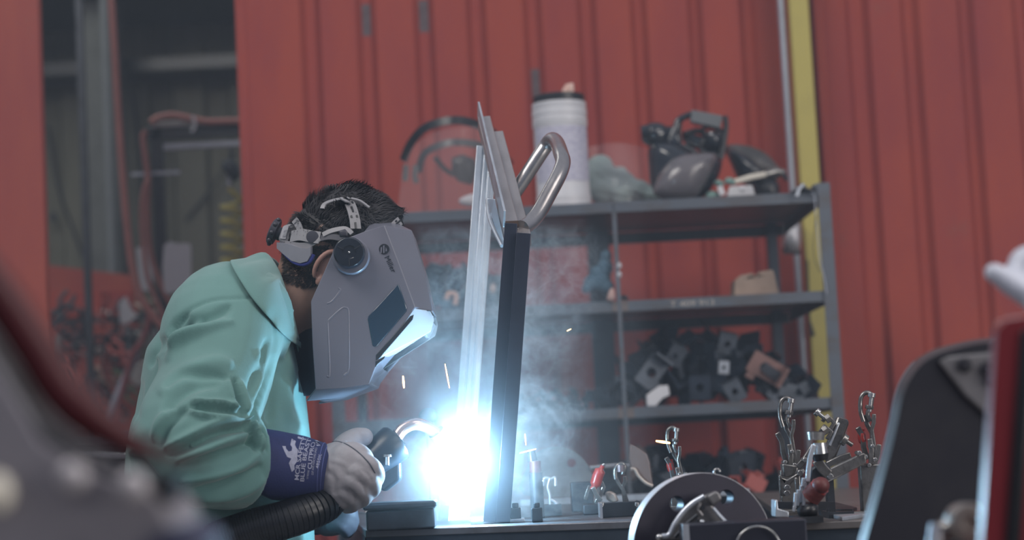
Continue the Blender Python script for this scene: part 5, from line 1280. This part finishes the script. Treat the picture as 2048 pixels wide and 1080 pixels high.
# D: bright cluster in the middle, its red tip towards the camera
c = thing_at('toggle_clamp', 1625, 3.08, ZT2, 'large toggle clamp with chrome cup and dark red rubber tip lit blue by the arc', 'clamp')
lz = lambda x, y: Z3([(x, y)])[0]
def P3(x, y, Y): return at(*lz(x, y), Y)
MB().tube([P3(512, 405, 3.09), P3(512, 352, 3.09)], [.0125, .0145], 24).build('cup', chrome, c, smooth=50)
MB().tube([P3(512, 352, 3.09), P3(512, 347, 3.09)], [.0145, .013], 24).build('cup_rim', M['black'], c, smooth=50)
MB().tube([P3(540, 500, 3.08), P3(535, 425, 3.08)], [.0125, .0105], 18).build('sleeve', chrome, c, smooth=50)
MB().tube([P3(548, 545, 3.08), P3(540, 500, 3.08)], [.011, .014], 16).build('sleeve_ring', M['black'], c, smooth=50)
strip(c, 'bright_arm', Z3([(500, 435), (476, 520), (462, 620), (458, 690)]), 9, 3.055, .008, M['galv'])
strip(c, 'arm', Z3([(520, 540), (560, 600), (600, 640)]), 20, 3.09, .01, cast)
MB().plate(Z3([(480, 600), (560, 540), (620, 600), (600, 650), (520, 680), (470, 690)]), 3.10, .02).build('body', dk, c, bevel=.003)
for i, (x, y0, y1) in enumerate([(372, 760, 870), (392, 740, 850), (412, 712, 830), (432, 765, 850), (425, 660, 720), (440, 690, 760), (365, 850, 890)]):
    strip(c, 'fin', Z3([(x, y1), (x + 4, y0)]), 5, 3.045 + .006 * (i % 3), .010, M['galv'], .0008)
MB().tube([P3(470, 800, 3.05), P3(545, 712, 3.04)], [.0125, .0145], 20).build('ribbed_shank', M['redgrip'], c, smooth=50)
mb = MB()
for i in range(9):
    t = .05 + i * .075; a = P3(470, 800, 3.05).lerp(P3(545, 712, 3.04), t); d = (P3(545, 712, 3.04) - P3(470, 800, 3.05)).normalized(); mb.cyl(a, a + d * .003, .0152, None, 20)
mb.build('shank_thread', M['cuprim'], c)
MB().ball(P3(545, 712, 3.035), (.0135, .013, .0130)).build('rubber_tip', M['cuprim'], c, smooth=60)
dome(MB(), Z3([(400, 880), (440, 830), (500, 820), (530, 850), (525, 910), (470, 935), (410, 915)]), 3.05, .02, .03).build('foot', M['black'], c, smooth=60)
MB().span((P3(360, 880, 3.06).x, 3.03, ZT2), (P3(540, 880, 3.06).x, 3.12, ZT2 + .010)).build('base_plate', dk, c)
# E: long arm clamp lying to the right with its slotted block on top
c = thing_at('arm_clamp', 1670, 3.18, ZT2, 'long armed steel clamp lying slantwise behind the red tipped clamp', 'clamp')
MB().plate(Z3([(455, 690), (600, 600), (830, 490), (850, 500), (855, 560), (700, 640), (600, 690), (540, 720)]), 3.17, .012).build('long_arm', cast, c, bevel=.002)
strip(c, 'upper_arm', Z3([(590, 575), (680, 530), (750, 508)]), 13, 3.20, .012, cast)
pp = lz(612, 652); pivot(c, pp[0], pp[1], 3.155, 6); pp = lz(808, 492); pivot(c, pp[0], pp[1], 3.155, 4.5)
strip(c, 'side_link', Z3([(392, 590), (440, 540), (478, 480), (500, 440)]), 12, 3.24, .008, cast)
pp = lz(440, 540); pivot(c, pp[0], pp[1], 3.225, 5)
MB().plate(Z3([(575, 460), (660, 245), (735, 270), (735, 300), (650, 520), (585, 560)]), 3.22, .016).build('slotted_block', cast, c, bevel=.003)
MB().plate(Z3([(600, 440), (662, 285), (676, 290), (615, 448)]), 3.214, .004).build('block_face', M['galv'], c, bevel=.001)
a0, a1 = lz(510, 210), lz(575, 262); bolt(c, a0[0], a0[1], a1[0], a1[1], 3.21, 4, head=2)
strip(c, 'saddle', Z3([(560, 280), (590, 240), (640, 290), (600, 350)]), 8, 3.21, .01, cast)
strip(c, 'saddle', Z3([(545, 350), (570, 310), (620, 350), (590, 400)]), 8, 3.205, .01, cast)
for x, y in ((580, 270), (560, 350)): pp = lz(x, y); MB().cyl(at(*pp, 3.20), at(pp[0] + 8, pp[1] - 5, 3.20), .007, None, 6).build('nut', cast, c)
a0, a1 = lz(760, 440), lz(690, 395); bolt(c, a1[0], a1[1], a0[0], a0[1], 3.21, 4.5, cast, head=2.6)
MB().span((at(1650, 1000, 3.19).x, 3.16, ZT2), (at(1700, 1000, 3.19).x, 3.24, ZT2 + .010)).build('base_plate', dk, c)
MB().span((at(1655, 1000, 3.19).x, 3.18, ZT2), (at(1668, 1000, 3.19).x, 3.21, P3(600, 660, 3.18).z)).build('riser', dk, c)
# flat fixtures on the right table
def flat(name, pts, z0, z1, m, label, cat='plate'):
    P = [on(x, y, z1) for x, y in pts]; return tag(MB().prism([Vector((p.x, p.y, z0)) for p in P], (0, 0, z1 - z0)).build(name, m, bevel=.001), label, cat)
flat('locating_plate', Z3([(530, 880), (780, 880), (860, 900), (690, 925)]), ZT2, ZT2 + .006, M['galv'], 'pale flat steel locating plate on the fixture table right of the red tipped clamp')
flat('locating_plate', Z3([(520, 830), (650, 825), (790, 860), (760, 872), (530, 872)]), ZT2, ZT2 + .012, dk, 'dark flat plate behind the pale locating plate on the fixture table')
c = thing_at('channel_stop', 1565, 3.0, ZT2, 'small steel channel stop lying at the left end of the fixture table', 'stop')
MB().plate(Z3([(238, 812), (252, 808), (258, 870), (330, 890), (330, 925), (240, 925)]), 3.02, .05).build('channel', M['galv'], c, bevel=.001)
MB().plate(Z3([(252, 822), (640, 822), (640, 850), (560, 880), (258, 868)]), 3.10, .02).build('back', dk, c)
# F: thin clamps in the haze nearer the arc
def hazy(name, label, cat): return thing_at(name, 1200, 3.5, ZT, label, cat)
Z2 = lambda pts: [(980 + x / 3.6, 780 + y / 3.6) for x, y in pts]
c = thing_at('toggle_clamp', 1195, 3.55, ZT, 'hazy toggle clamp with glossy red grip in the haze right of the arc', 'clamp')
P = [at(*p, 3.55) for p in Z2([(812, 545), (780, 610), (762, 670), (740, 720)])]
MB().tube(smooth_line(P, 5), [.004] * 3 + [.010] * 9 + [.006] * 4, 12).build('red_grip', M['redgrip'], c, smooth=60)
MB().tube(smooth_line([at(*p, 3.55) for p in Z2([(825, 535), (800, 560), (820, 600)])], 4), .003, 8).build('tip', chrome, c, smooth=60)
strip(c, 'link', Z2([(720, 690), (700, 740), (690, 790)]), 8, 3.56, .01, cast); strip(c, 'link', Z2([(740, 700), (770, 760), (800, 800)]), 9, 3.54, .01, cast)
strip(c, 'link', Z2([(800, 660), (820, 700), (790, 770), (760, 820)]), 8, 3.55, .01, cast)
MB().span((at(1165, 1000, 3.55).x, 3.53, ZT), (at(1215, 1000, 3.55).x, 3.60, at(1190, 1008, 3.55).z)).build('base_plate', dk, c, bevel=.002)
c = thing_at('toggle_clamp', 1242, 3.62, ZT, 'hazy forked toggle clamp standing upright just right of the red gripped one', 'clamp')
MB().tube(smooth_line([at(*p, 3.62) for p in Z2([(905, 640), (900, 580), (920, 545), (955, 535), (968, 560), (955, 610)])], 5), .0045, 10).build('loop_bar', cast, c, smooth=60)
MB().tube([at(*Z2([(940, 540)])[0], 3.62), at(*Z2([(940, 590)])[0], 3.62)], [.0085, .007], 14).build('bolt', mat('pinkish_steel', (.45, .33, .34), .3, .7), c, smooth=60)
strip(c, 'fork', Z2([(905, 620), (925, 670), (960, 720), (970, 810)]), 7, 3.62, .01, cast); strip(c, 'fork', Z2([(970, 620), (975, 660), (955, 700), (990, 810)]), 7, 3.64, .01, cast)
MB().plate(Z2([(830, 740), (870, 725), (905, 745), (930, 800), (880, 815), (845, 790)]), 3.60, .03).build('knuckle', mat('tan_casting', (.40, .32, .28), .4, .5), c, bevel=.005)
MB().span((at(1225, 1000, 3.62).x, 3.60, ZT), (at(1262, 1000, 3.62).x, 3.67, at(1240, 1008, 3.62).z)).build('base_plate', dk, c, bevel=.002)
c = thing_at('spring_clamp', 1100, 3.6, ZT, 'small hazy wire spring clamp just right of the dark post', 'clamp')
MB().tube(smooth_line([at(*p, 3.6) for p in Z2([(378, 690), (385, 650), (400, 632), (440, 640), (468, 632), (472, 690)])], 5), .0030, 8).build('wire', M['galv'], c, smooth=60)
MB().tube(smooth_line([at(*p, 3.6) for p in Z2([(430, 640), (415, 700), (430, 760), (435, 880)])], 5), .0030, 8).build('wire', M['galv'], c, smooth=60)
MB().tube(smooth_line([at(*p, 3.6) for p in Z2([(438, 790), (470, 810), (488, 850), (490, 930)])], 5), .0035, 8).build('wire', M['galv'], c, smooth=60)
MB().span((at(1088, 1000, 3.6).x, 3.58, ZT), (at(1122, 1000, 3.6).x, 3.63, ZT + .02)).build('foot', dk, c)
c = thing_at('stop_post', 1072, 3.50, ZT, 'dark threaded stop post standing in the glare beside the dark post', 'post')
q = at(1074, 1000, 3.50).x; zc = at(1074, 922, 3.50).z
MB().cyl((q, 3.50, ZT), (q, 3.50, zc - .02), .012, None, 20).build('column', dk, c); MB().cyl((q, 3.50, zc - .02), (q, 3.50, zc), .010, None, 20).build('collar', M['cuprim'], c); MB().cyl((q - .004, 3.50, zc), (q - .006, 3.50, zc + .02), .009, .007, 16).build('cap', M['black'], c)
# boxy blocks between
c = thing_at('fixture_block', 1170, 3.72, ZT, 'dark upright steel block standing in the haze left of the red grip', 'block')
a_, b_ = at(1141, 965, 3.72), at(1190, 1040, 3.72); MB().span((a_.x, 3.72, ZT), (b_.x, 3.78, a_.z)).build('body', tblk, c, bevel=.003)
c = thing_at('angle_stop', 1240, 3.36, ZT, 'small dark steel angle box bolted on the table left of the round plate', 'stop')
a_, b_ = at(1203, 1006, 3.36), at(1282, 1040, 3.36); MB().span((a_.x, 3.36, ZT), (b_.x, 3.366, a_.z)).span((b_.x - .004, 3.366, ZT), (b_.x, 3.42, a_.z)).build('face', tblk, c, bevel=.001)
MB().span((a_.x - .004, 3.33, ZT), (a_.x, 3.42, a_.z)).build('edge_plate', M['galv'], c)
for x in (1204, 1274): bolt(c, x, 1005, x, 1014, 3.35, 3, head=1.7)
# arched guard in the distance and back rail of the table
c = thing_at('arched_guard', 1115, 4.2, ZT, 'tall hazy arched steel guard plate behind the arc', 'guard')
arch = [(1048, 990), (1052, 940), (1068, 910), (1090, 897), (1120, 893), (1152, 905), (1176, 930), (1188, 960), (1192, 990)]
mb = MB(); P = [at(x, y, 4.2) for x, y in closed(arch, 3)]; P = [Vector((p.x, p.y, max(p.z, ZT + .001))) for p in P]
MB().prism(P, (0, .006, 0)).build('plate', mat('grey_guard', (.16, .17, .18), .5, .4), c)
MB().cyl(at(1143, 926, 4.195), at(1143, 926, 4.199), .009, None, 20).build('red_lamp', M['cuprim'], c)
a_, b_ = at(1040, 982, 4.3), at(1500, 962, 4.3)
tag(MB().span((a_.x, 4.32, ZT), (b_.x, 4.36, ZT + .012)).build('back_rail', M['galv']), 'pale flat steel rail along the back of the welding table', 'rail')
a_ = at(1180, 936, 4.197); b_ = at(1262, 932, 4.197)
tag(MB().tube([a_, at(1230, 931, 4.197), b_], .005, 10).build('steel_rod', chrome), 'thin steel rod held level behind the hazy clamps', 'rod')
c = thing_at('curved_bracket', 1285, 3.9, ZT, 'brown curved steel bracket behind the table, its hooked lower edge pale', 'bracket')
MB().plate(Z2([(1010, 390), (1060, 410), (1130, 460), (1150, 520), (1160, 600), (1175, 690), (1130, 670), (1080, 620), (1040, 570), (1015, 565), (1000, 500)]), 3.9, .02).build('body', mat('brown_guard', (.20, .15, .14), .5, .3), c, bevel=.003)
MB().tube(smooth_line([at(*p, 3.89) for p in Z2([(1012, 570), (1040, 572), (1070, 620), (1120, 668), (1172, 692)])], 5), .0035, 8).build('rolled_edge', mat('tan_edge', (.42, .36, .32), .4, .4), c)

# ------------------------------------------------------------------ round plate, casting and front block
YD = 2.92
def dz(x, y, Y): return at(x, y, Y)
Z7 = lambda pts: [(1240 + x / 5.12, 930 + y / 5.12) for x, y in pts]
rp = thing_at('round_plate', 1408, YD, .5, 'large dark round steel plate with two holes, its left rim lit by the arc', 'plate')
AN = math.radians(15); AX = Vector((-math.sin(AN), math.cos(AN), 0)); AU = Vector((math.cos(AN), math.sin(AN), 0)); cen = at(1408, 1094, YD); RR = 146 * mpx(YD)
holes = [(at(1240 + 560 / 5.12, 930 + 398 / 5.12, YD), 73 / 5.12 * mpx(YD)), (at(1240 + 1118 / 5.12, 930 + 336 / 5.12, YD), 76 / 5.12 * mpx(YD))]
# plate with true holes by boolean
mb = MB(); mb.cyl(cen, cen + AX * .028, RR, None, 96); disc = mb.build('disc', mat('oiled_round_plate', (.024, .021, .038), .5, .3, var=.35, scale=10), rp, smooth=40)
for i, (h, r) in enumerate(holes):
    cut = MB().cyl(h - AX * .05, h + AX * .07, r, None, 40).build('cut', dk)
    bo = disc.modifiers.new('b', 'BOOLEAN'); bo.object = cut; bo.operation = 'DIFFERENCE'; bo.solver = 'EXACT'
    dg = bpy.context.evaluated_depsgraph_get(); dg.update(); nm = bpy.data.meshes.new_from_object(disc.evaluated_get(dg)); disc.modifiers.clear(); disc.data = nm; bpy.data.objects.remove(cut)
MB().sheet([[cen + AU * math.cos(PI * a / 48) * (RR + .0004) + Vector((0, 0, 1)) * math.sin(PI * a / 48) * (RR + .0004) + AX * d_ for a in range(97)] for d_ in (.001, .027)], .0006).build('lit_rim', mat('arc_lit_rim', (.72, .72, .76), .45, .35), rp, smooth=40)  # rim colour made pale to carry the arc light
disc.data.polygons.foreach_set('use_smooth', [True] * len(disc.data.polygons)); disc.data.set_sharp_from_angle(angle=.6)
be = disc.modifiers.new('bv', 'BEVEL'); be.width = .0012; be.segments = 2; be.limit_method = 'ANGLE'
px_tube(Z7([(966, 95), (966, 60), (985, 42), (1010, 45), (1022, 70)]), 2, YD + .006).build('wire_clip', chrome, rp, smooth=60)
# casting in front of the plate
cs = thing_at('cast_bracket', 1380, 2.88, .6, 'grey cast arm bracket with a curved edge leaning against the round plate', 'bracket')
castg = mat('grey_casting', (.20, .195, .20), .45, .55, var=.3, scale=30)
MB().plate(Z7([(395, 768), (430, 745), (495, 715), (560, 600), (640, 490), (740, 390), (880, 305), (990, 262), (1030, 300), (1048, 350), (955, 425), (1085, 585), (1060, 768)]), 2.882, .020).build('web', castg, cs, bevel=.003)
MB().tube(smooth_line([at(*p, 2.874) for p in Z7([(402, 745), (440, 730), (505, 712), (560, 605), (640, 492), (740, 395), (862, 322)])], 6), .0042, 12).build('curved_edge', M['galv'], cs, smooth=60)
MB().ball(at(*Z7([(402, 742)])[0], 2.872), .0055).build('edge_ball', chrome, cs, smooth=60)
a_, b_ = at(*Z7([(905, 345)])[0], 2.868), at(*Z7([(1000, 300)])[0], 2.868)
MB().plate(Z7([(885, 318), (985, 262), (1030, 300), (1050, 350), (960, 425), (935, 405)]), 2.862, .022).build('boss', castg, cs, bevel=.005, segs=3)
MB().tube([at(*p, 2.870) for p in Z7([(955, 440), (1010, 510), (1078, 585)])], [.0025, .003, .0035], 8).build('rib', M['galv'], cs)
MB().tube([at(*p, 2.872) for p in Z7([(820, 385), (800, 460), (840, 520)])], .003, 8).build('rib', castg, cs)
MB().tube([at(*p, 2.872) for p in Z7([(560, 740), (680, 600), (790, 510)])], .003, 8).build('rib', dk, cs)
MB().tube([at(*p, 2.872) for p in Z7([(620, 760), (720, 650), (800, 560)])], .003, 8).build('rib', dk, cs)
MB().cyl(at(*Z7([(850, 440)])[0], 2.866), at(*Z7([(850, 440)])[0], 2.88), .003, None, 12).build('pin', dk, cs)
MB().ball(at(*Z7([(840, 585)])[0], 2.872), .004).build('pin', M['galv'], cs, smooth=60)
# front block
fb = thing_at('front_block', 1490, 2.80, 0, 'dark steel plate block in front of the round plate with a ring on its face', 'block')
tl, tr_ = at(1366, 1050, 2.78), at(1612, 1038, 2.78)
zf = at(1366, 1050, 2.78).z
MB().span((tl.x, 2.78, .30), (tr_.x, 2.86, zf)).build('body', mat('dark_block', (.035, .038, .055), .4, .5, var=.3), fb, bevel=.0015)
MB().span((tl.x - .001, 2.778, .31), (tl.x + .008, 2.782, zf + .001)).build('lit_edge', M['galv'], fb)  # pale strip stands in for arc light along this edge
MB().span((tl.x + .03, 2.79, 0), (tr_.x - .03, 2.85, .30)).build('pedestal', dk, fb)
mb = MB(); c_ = at(1516, 1098, 2.775); mb.tube([c_ + Vector((math.cos(a * PI / 24) * .031, 0, math.sin(a * PI / 24) * .031)) for a in range(49)], .0016, 8); mb.build('ring', chrome, fb, smooth=60)
MB().span((cen.x - .02, YD + .004, 0), (cen.x + .02, YD + .022, cen.z - RR + .01)).build('support', dk, rp)

# ------------------------------------------------------------------ blurred things close to the camera, right side
YH = 2.15
hd = thing('black_hood', (at(1900, 1080, YH).x, YH, .4), 'big black moulded hood with a rounded top edge at the right of the table', 'hood')
ol = smooth_line([(x, y, 0) for x, y in [(1700, 1140), (1724, 1060), (1748, 975), (1768, 900), (1782, 840), (1792, 790), (1806, 755), (1830, 722), (1862, 702), (1900, 690), (1945, 680), (2000, 674), (2060, 670), (2140, 668)]], 5)
hood = mat('black_moulding', (.016, .017, .026), .5, var=.3, scale=6, col2=(.03, .03, .036))
def prof_at(dx, dy, Y): return [at(p.x + dx, p.y + dy, Y) for p in ol]
rows = [prof_at(0, 0, YH + .40), prof_at(0, 0, YH + .10), prof_at(3, 1, YH + .02), prof_at(12, 7, YH), ]
MB().sheet(rows, .004).build('rim', mat('lit_black_moulding', (.060, .062, .070), .35, var=.3, scale=6), hd, smooth=60)  # light from above put into the rim as a paler black
pl = [(p.x + 12, p.y + 7) for p in ol] + [(2140, 1140)]
MB().plate(pl, YH, .006).build('front_face', hood, hd, smooth=60)
MB().plate([(1878, 722), (1900, 712), (2010, 702), (2010, 860), (1992, 848), (1930, 792)], YH - .006, .006).build('raised_panel', mat('pale_panel', (.15, .145, .155), .55, var=.2), hd, bevel=.003)  # panel grey is paler than the front face
for x, y in ((1930, 730), (1975, 738), (1985, 760)): MB().lathe(at(x, y, YH - .008), [(.008, 0), (.007, .003), (.001, .004)], (0, -1, 0), 20).build('stud', hood, hd, smooth=50)
MB().sheet([prof_at(-2, 0, YH + .36)[:36], prof_at(10, 3, YH + .36)[:36]], .004).build('edge_strip', M['galv'], hd)
MB().span((at(1900, 1080, YH).x, YH + .1, 0), (at(2100, 1080, YH).x, YH + .3, .62)).build('pedestal', dk, hd)
YK = 1.75
rd = thing('red_cabinet', (at(2040, 1000, YK).x, YK, 0), 'tall red painted steel cabinet edge with a black seal beside the black hood', 'cabinet')
redp = mat('glossy_red_paint', (.17, .014, .020), .35, coat=.3, var=.15)
def down(p): return Vector((p.x, p.y, .0))
def slab(poly, Y, t, name, m, bev=.003): return MB().plate(poly, Y, t).build(name, m, rd, bevel=bev, segs=3)
slab([(1995, 655), (2012, 640), (2060, 632), (2120, 630), (2120, 700), (2050, 690), (2010, 1130), (1962, 1130)], YK, .02, 'corner_post', redp, .004)
slab([(2044, 660), (2075, 655), (2040, 1130), (2008, 1130)], YK - .004, .03, 'black_seal', M['black'])
slab([(2072, 655), (2160, 650), (2160, 1130), (2038, 1130)], YK - .002, .03, 'door', redp)
MB().span((at(1995, 1130, YK).x, YK + .002, 0), (at(2150, 1130, YK).x, YK + .10, at(2000, 1125, YK).z)).build('cabinet_base', redp, rd)
slab([(2012, 636), (2060, 630), (2060, 650), (2010, 664)], YK + .01, .04, 'pale_cap', mat('dusty_pink_cap', (.42, .28, .28), .3), .003)
mb = MB()
wp = mat('white_wrap', (.60, .62, .70), .35, var=.1, bump=.2, bscale=40)
mb.tube([at(1990, 545, 1.95), at(2020, 566, 1.95), at(2060, 592, 1.95), at(2100, 620, 1.95)], [.010, .012, .013, .013], 14); mb.ball(at(1988, 545, 1.95), .0095)
mb.ball(at(2040, 545, 1.97), (.017, .02, .012)); mb.ball(at(2060, 530, 1.97), (.022, .02, .020)); mb.tube([at(2060, 560, 1.97), at(2120, 640, 1.92)], [.02, .02], 12)
mb.tube([at(2112, 622, 1.93), at(2118, 640, 1.85), at(2110, 645, 1.77)], [.018, .017, .015], 12)
tag(link('plastic_wrap', remesh(mb, .003, 4), wp, smooth=180), 'bundle of white plastic wrap jutting in above the red cabinet edge', 'wrap')
kb = thing('cap_bolt', at(1938, 1048, 1.85), 'round steel cap bolt with a clamp arm in front of the black hood', 'bolt')
MB().lathe(at(1940, 1046, 1.86), [(.018, -.03), (.0185, 0), (.017, .003), (.008, .004), (.006, .001), (.002, .001)], (0, -1, 0), 32).build('cap', mat('tan_steel', (.36, .33, .31), .38, .7, var=.3), kb, smooth=40)
MB().tube([at(1935, 1050, 1.88), at(1890, 1060, 1.88), at(1860, 1110, 1.88)], [.012, .010, .010], 14).build('arm', M['cast'], kb, smooth=50)
MB().tube([at(1875, 1048, 1.87), at(1862, 1130, 1.87)], .007, 12).build('rod', M['galv'], kb)

# ------------------------------------------------------------------ blurred things close to the camera, left side
YN = 1.12
nl = thing('near_machine', (at(120, 1000, YN).x, YN, .6), 'out of focus grey machine with a dark red guard rail at the lower left', 'machine')
gd = [(-140, 430), (-60, 520), (10, 610), (70, 700), (125, 785), (200, 850), (300, 905), (420, 925)]
P = smooth_line([at(x, y, YN + .02) for x, y in gd], 6)
MB().tube(P, [.0130 if i < len(P) - 14 else .0130 * max(.05, (len(P) - 1 - i) / 14) for i in range(len(P))], 16).build('guard_rail', mat('deep_red_paint', (.075, .007, .010), .4, var=.2), nl, smooth=60)
P = smooth_line([at(x - 62, y + 56, YN + .01) for x, y in gd], 6)
MB().tube(P, .009, 14).build('seal', M['black'], nl, smooth=60)
greym = mat('pale_grey_casting', (.27, .25, .27), .5, var=.25, scale=10)
MB().plate([(-200, 500), (-80, 610), (20, 765), (90, 880), (180, 935), (290, 975), (330, 1010), (360, 1080), (370, 1150), (-200, 1150)], YN, .10).build('housing', greym, nl, bevel=.012, segs=3)
MB().plate([(270, 1150), (290, 1085), (350, 1045), (390, 1070), (410, 1150)], YN - .006, .11).build('dark_foot', mat('navy_paint', (.04, .045, .09), .6), nl, bevel=.006)  # foot in plain dark blue
wb_ = mat('pale_glint_cap', (.55, .51, .52), .3, .2)  # whitish colour carries the specular glint of the screws
for x, y in ((147, 952), (267, 972)): MB().ball(at(x, y, YN - .012), (.0085, .007, .0085)).build('cap_screw', wb_, nl, smooth=60)
MB().ball(at(-6, 985, YN - .012), (.009, .007, .011)).build('cap_screw', mat('cream_glint_cap', (.80, .74, .62), .3), nl, smooth=60)  # cream colour carries the glint here too
MB().span((at(-100, 1150, YN).x, YN + .01, 0), (at(250, 1150, YN).x, YN + .09, at(0, 1140, YN).z)).build('stand', dk, nl)
# ------------------------------------------------------------------ smoke and haze
def volume(name, lo_, hi_, label):
    o = MB().span(lo_, hi_).build(name, None, smooth=None); m = bpy.data.materials.new(name); m.use_nodes = True; o.data.materials.append(m)
    nt = m.node_tree; nt.nodes.remove(nt.nodes['Principled BSDF']); tag(o, label, 'smoke', kind='stuff'); return o, m, nt, nt.nodes['Material Output']
hz, hzm, nt, out = volume('workshop_haze', (-2.6, 2.3, 0.02), (2.4, 5.58, 3.1), 'thin blue grey welding haze hanging through the whole bay')
vs = nt.nodes.new('ShaderNodeVolumeScatter'); vs.inputs['Color'].default_value = (.72, .84, 1, 1); vs.inputs['Density'].default_value = .026
nt.links.new(vs.outputs[0], out.inputs['Volume'])
a_, b_ = at(690, 1045, 3.4), at(1250, 420, 3.4)
sm, smm, nt, out = volume('weld_smoke', (a_.x - .03, 3.20, ZT + .004), (b_.x + .03, 3.92, b_.z), 'wispy blue welding smoke rising and curling around the bright arc')
N, L = nt.nodes, nt.links
def nd(t, **k):
    n = N.new(t)
    for a, v in k.items(): setattr(n, a, v)
    return n
def mth(op, a, b=None, c=None):
    n = nd('ShaderNodeMath', operation=op)
    for i, v in enumerate((a, b, c)):
        if v is None: continue
        if hasattr(v, 'links'): L.new(v, n.inputs[i])
        else: n.inputs[i].default_value = v
    return n.outputs[0]
tc = nd('ShaderNodeTexCoord'); geo = tc.outputs['Object']
wo = Vector(sm.location)
def dist(c, sc):
    v = nd('ShaderNodeVectorMath', operation='SUBTRACT'); L.new(geo, v.inputs[0]); v.inputs[1].default_value = Vector(c) - wo
    s = nd('ShaderNodeVectorMath', operation='MULTIPLY'); L.new(v.outputs[0], s.inputs[0]); s.inputs[1].default_value = sc
    l = nd('ShaderNodeVectorMath', operation='LENGTH'); L.new(s.outputs[0], l.inputs[0]); return l.outputs['Value']
r1 = dist(arc_p, (1, 1, .8))
core = mth('DIVIDE', 1.0, mth('ADD', mth('POWER', mth('DIVIDE', r1, .075), 2.4), 1.0))            # dense fume at the arc, thickened to stand in for lens bloom
r2 = dist(arc_p + Vector((.03, .17, .14)), (1.0, 1.35, .75))
mid = mth('MAXIMUM', mth('SUBTRACT', 1.0, mth('DIVIDE', r2, .30)), 0.0)
dn = nd('ShaderNodeTexNoise'); dn.inputs['Scale'].default_value = 9; dn.inputs['Detail'].default_value = 2; L.new(geo, dn.inputs['Vector'])
dv = nd('ShaderNodeVectorMath', operation='SCALE'); L.new(dn.outputs['Color'], dv.inputs[0]); dv.inputs['Scale'].default_value = .12
da = nd('ShaderNodeVectorMath', operation='ADD'); L.new(geo, da.inputs[0]); L.new(dv.outputs[0], da.inputs[1])
n1 = nd('ShaderNodeTexNoise'); n1.inputs['Scale'].default_value = 17; n1.inputs['Detail'].default_value = 3; n1.inputs['Roughness'].default_value = .6; L.new(da.outputs[0], n1.inputs['Vector'])
rd1 = mth('ABSOLUTE', mth('SUBTRACT', n1.outputs[0], .5)); ridge = mth('POWER', mth('MAXIMUM', mth('SUBTRACT', 1.0, mth('MULTIPLY', rd1, 11.0)), 0.0), 2.0)
n2 = nd('ShaderNodeTexNoise'); n2.inputs['Scale'].default_value = 5; n2.inputs['Detail'].default_value = 2; L.new(da.outputs[0], n2.inputs['Vector'])
patch = mth('MULTIPLY', mth('MAXIMUM', mth('SUBTRACT', n2.outputs[0], .42), 0.0), 5.0)
wisps = mth('MULTIPLY', mth('MULTIPLY', ridge, patch), mid)
dens = mth('ADD', mth('ADD', mth('MULTIPLY', core, SM_CORE), mth('MULTIPLY', mid, SM_MID)), mth('MULTIPLY', wisps, SM_WISP))
vs = nd('ShaderNodeVolumeScatter'); vs.inputs['Color'].default_value = (.84, .92, 1, 1); vs.inputs['Anisotropy'].default_value = 0.0
L.new(dens, vs.inputs['Density']); L.new(vs.outputs[0], out.inputs['Volume'])
scene.cycles.volume_step_rate = 0.35
scene.cycles.volume_max_steps = 128
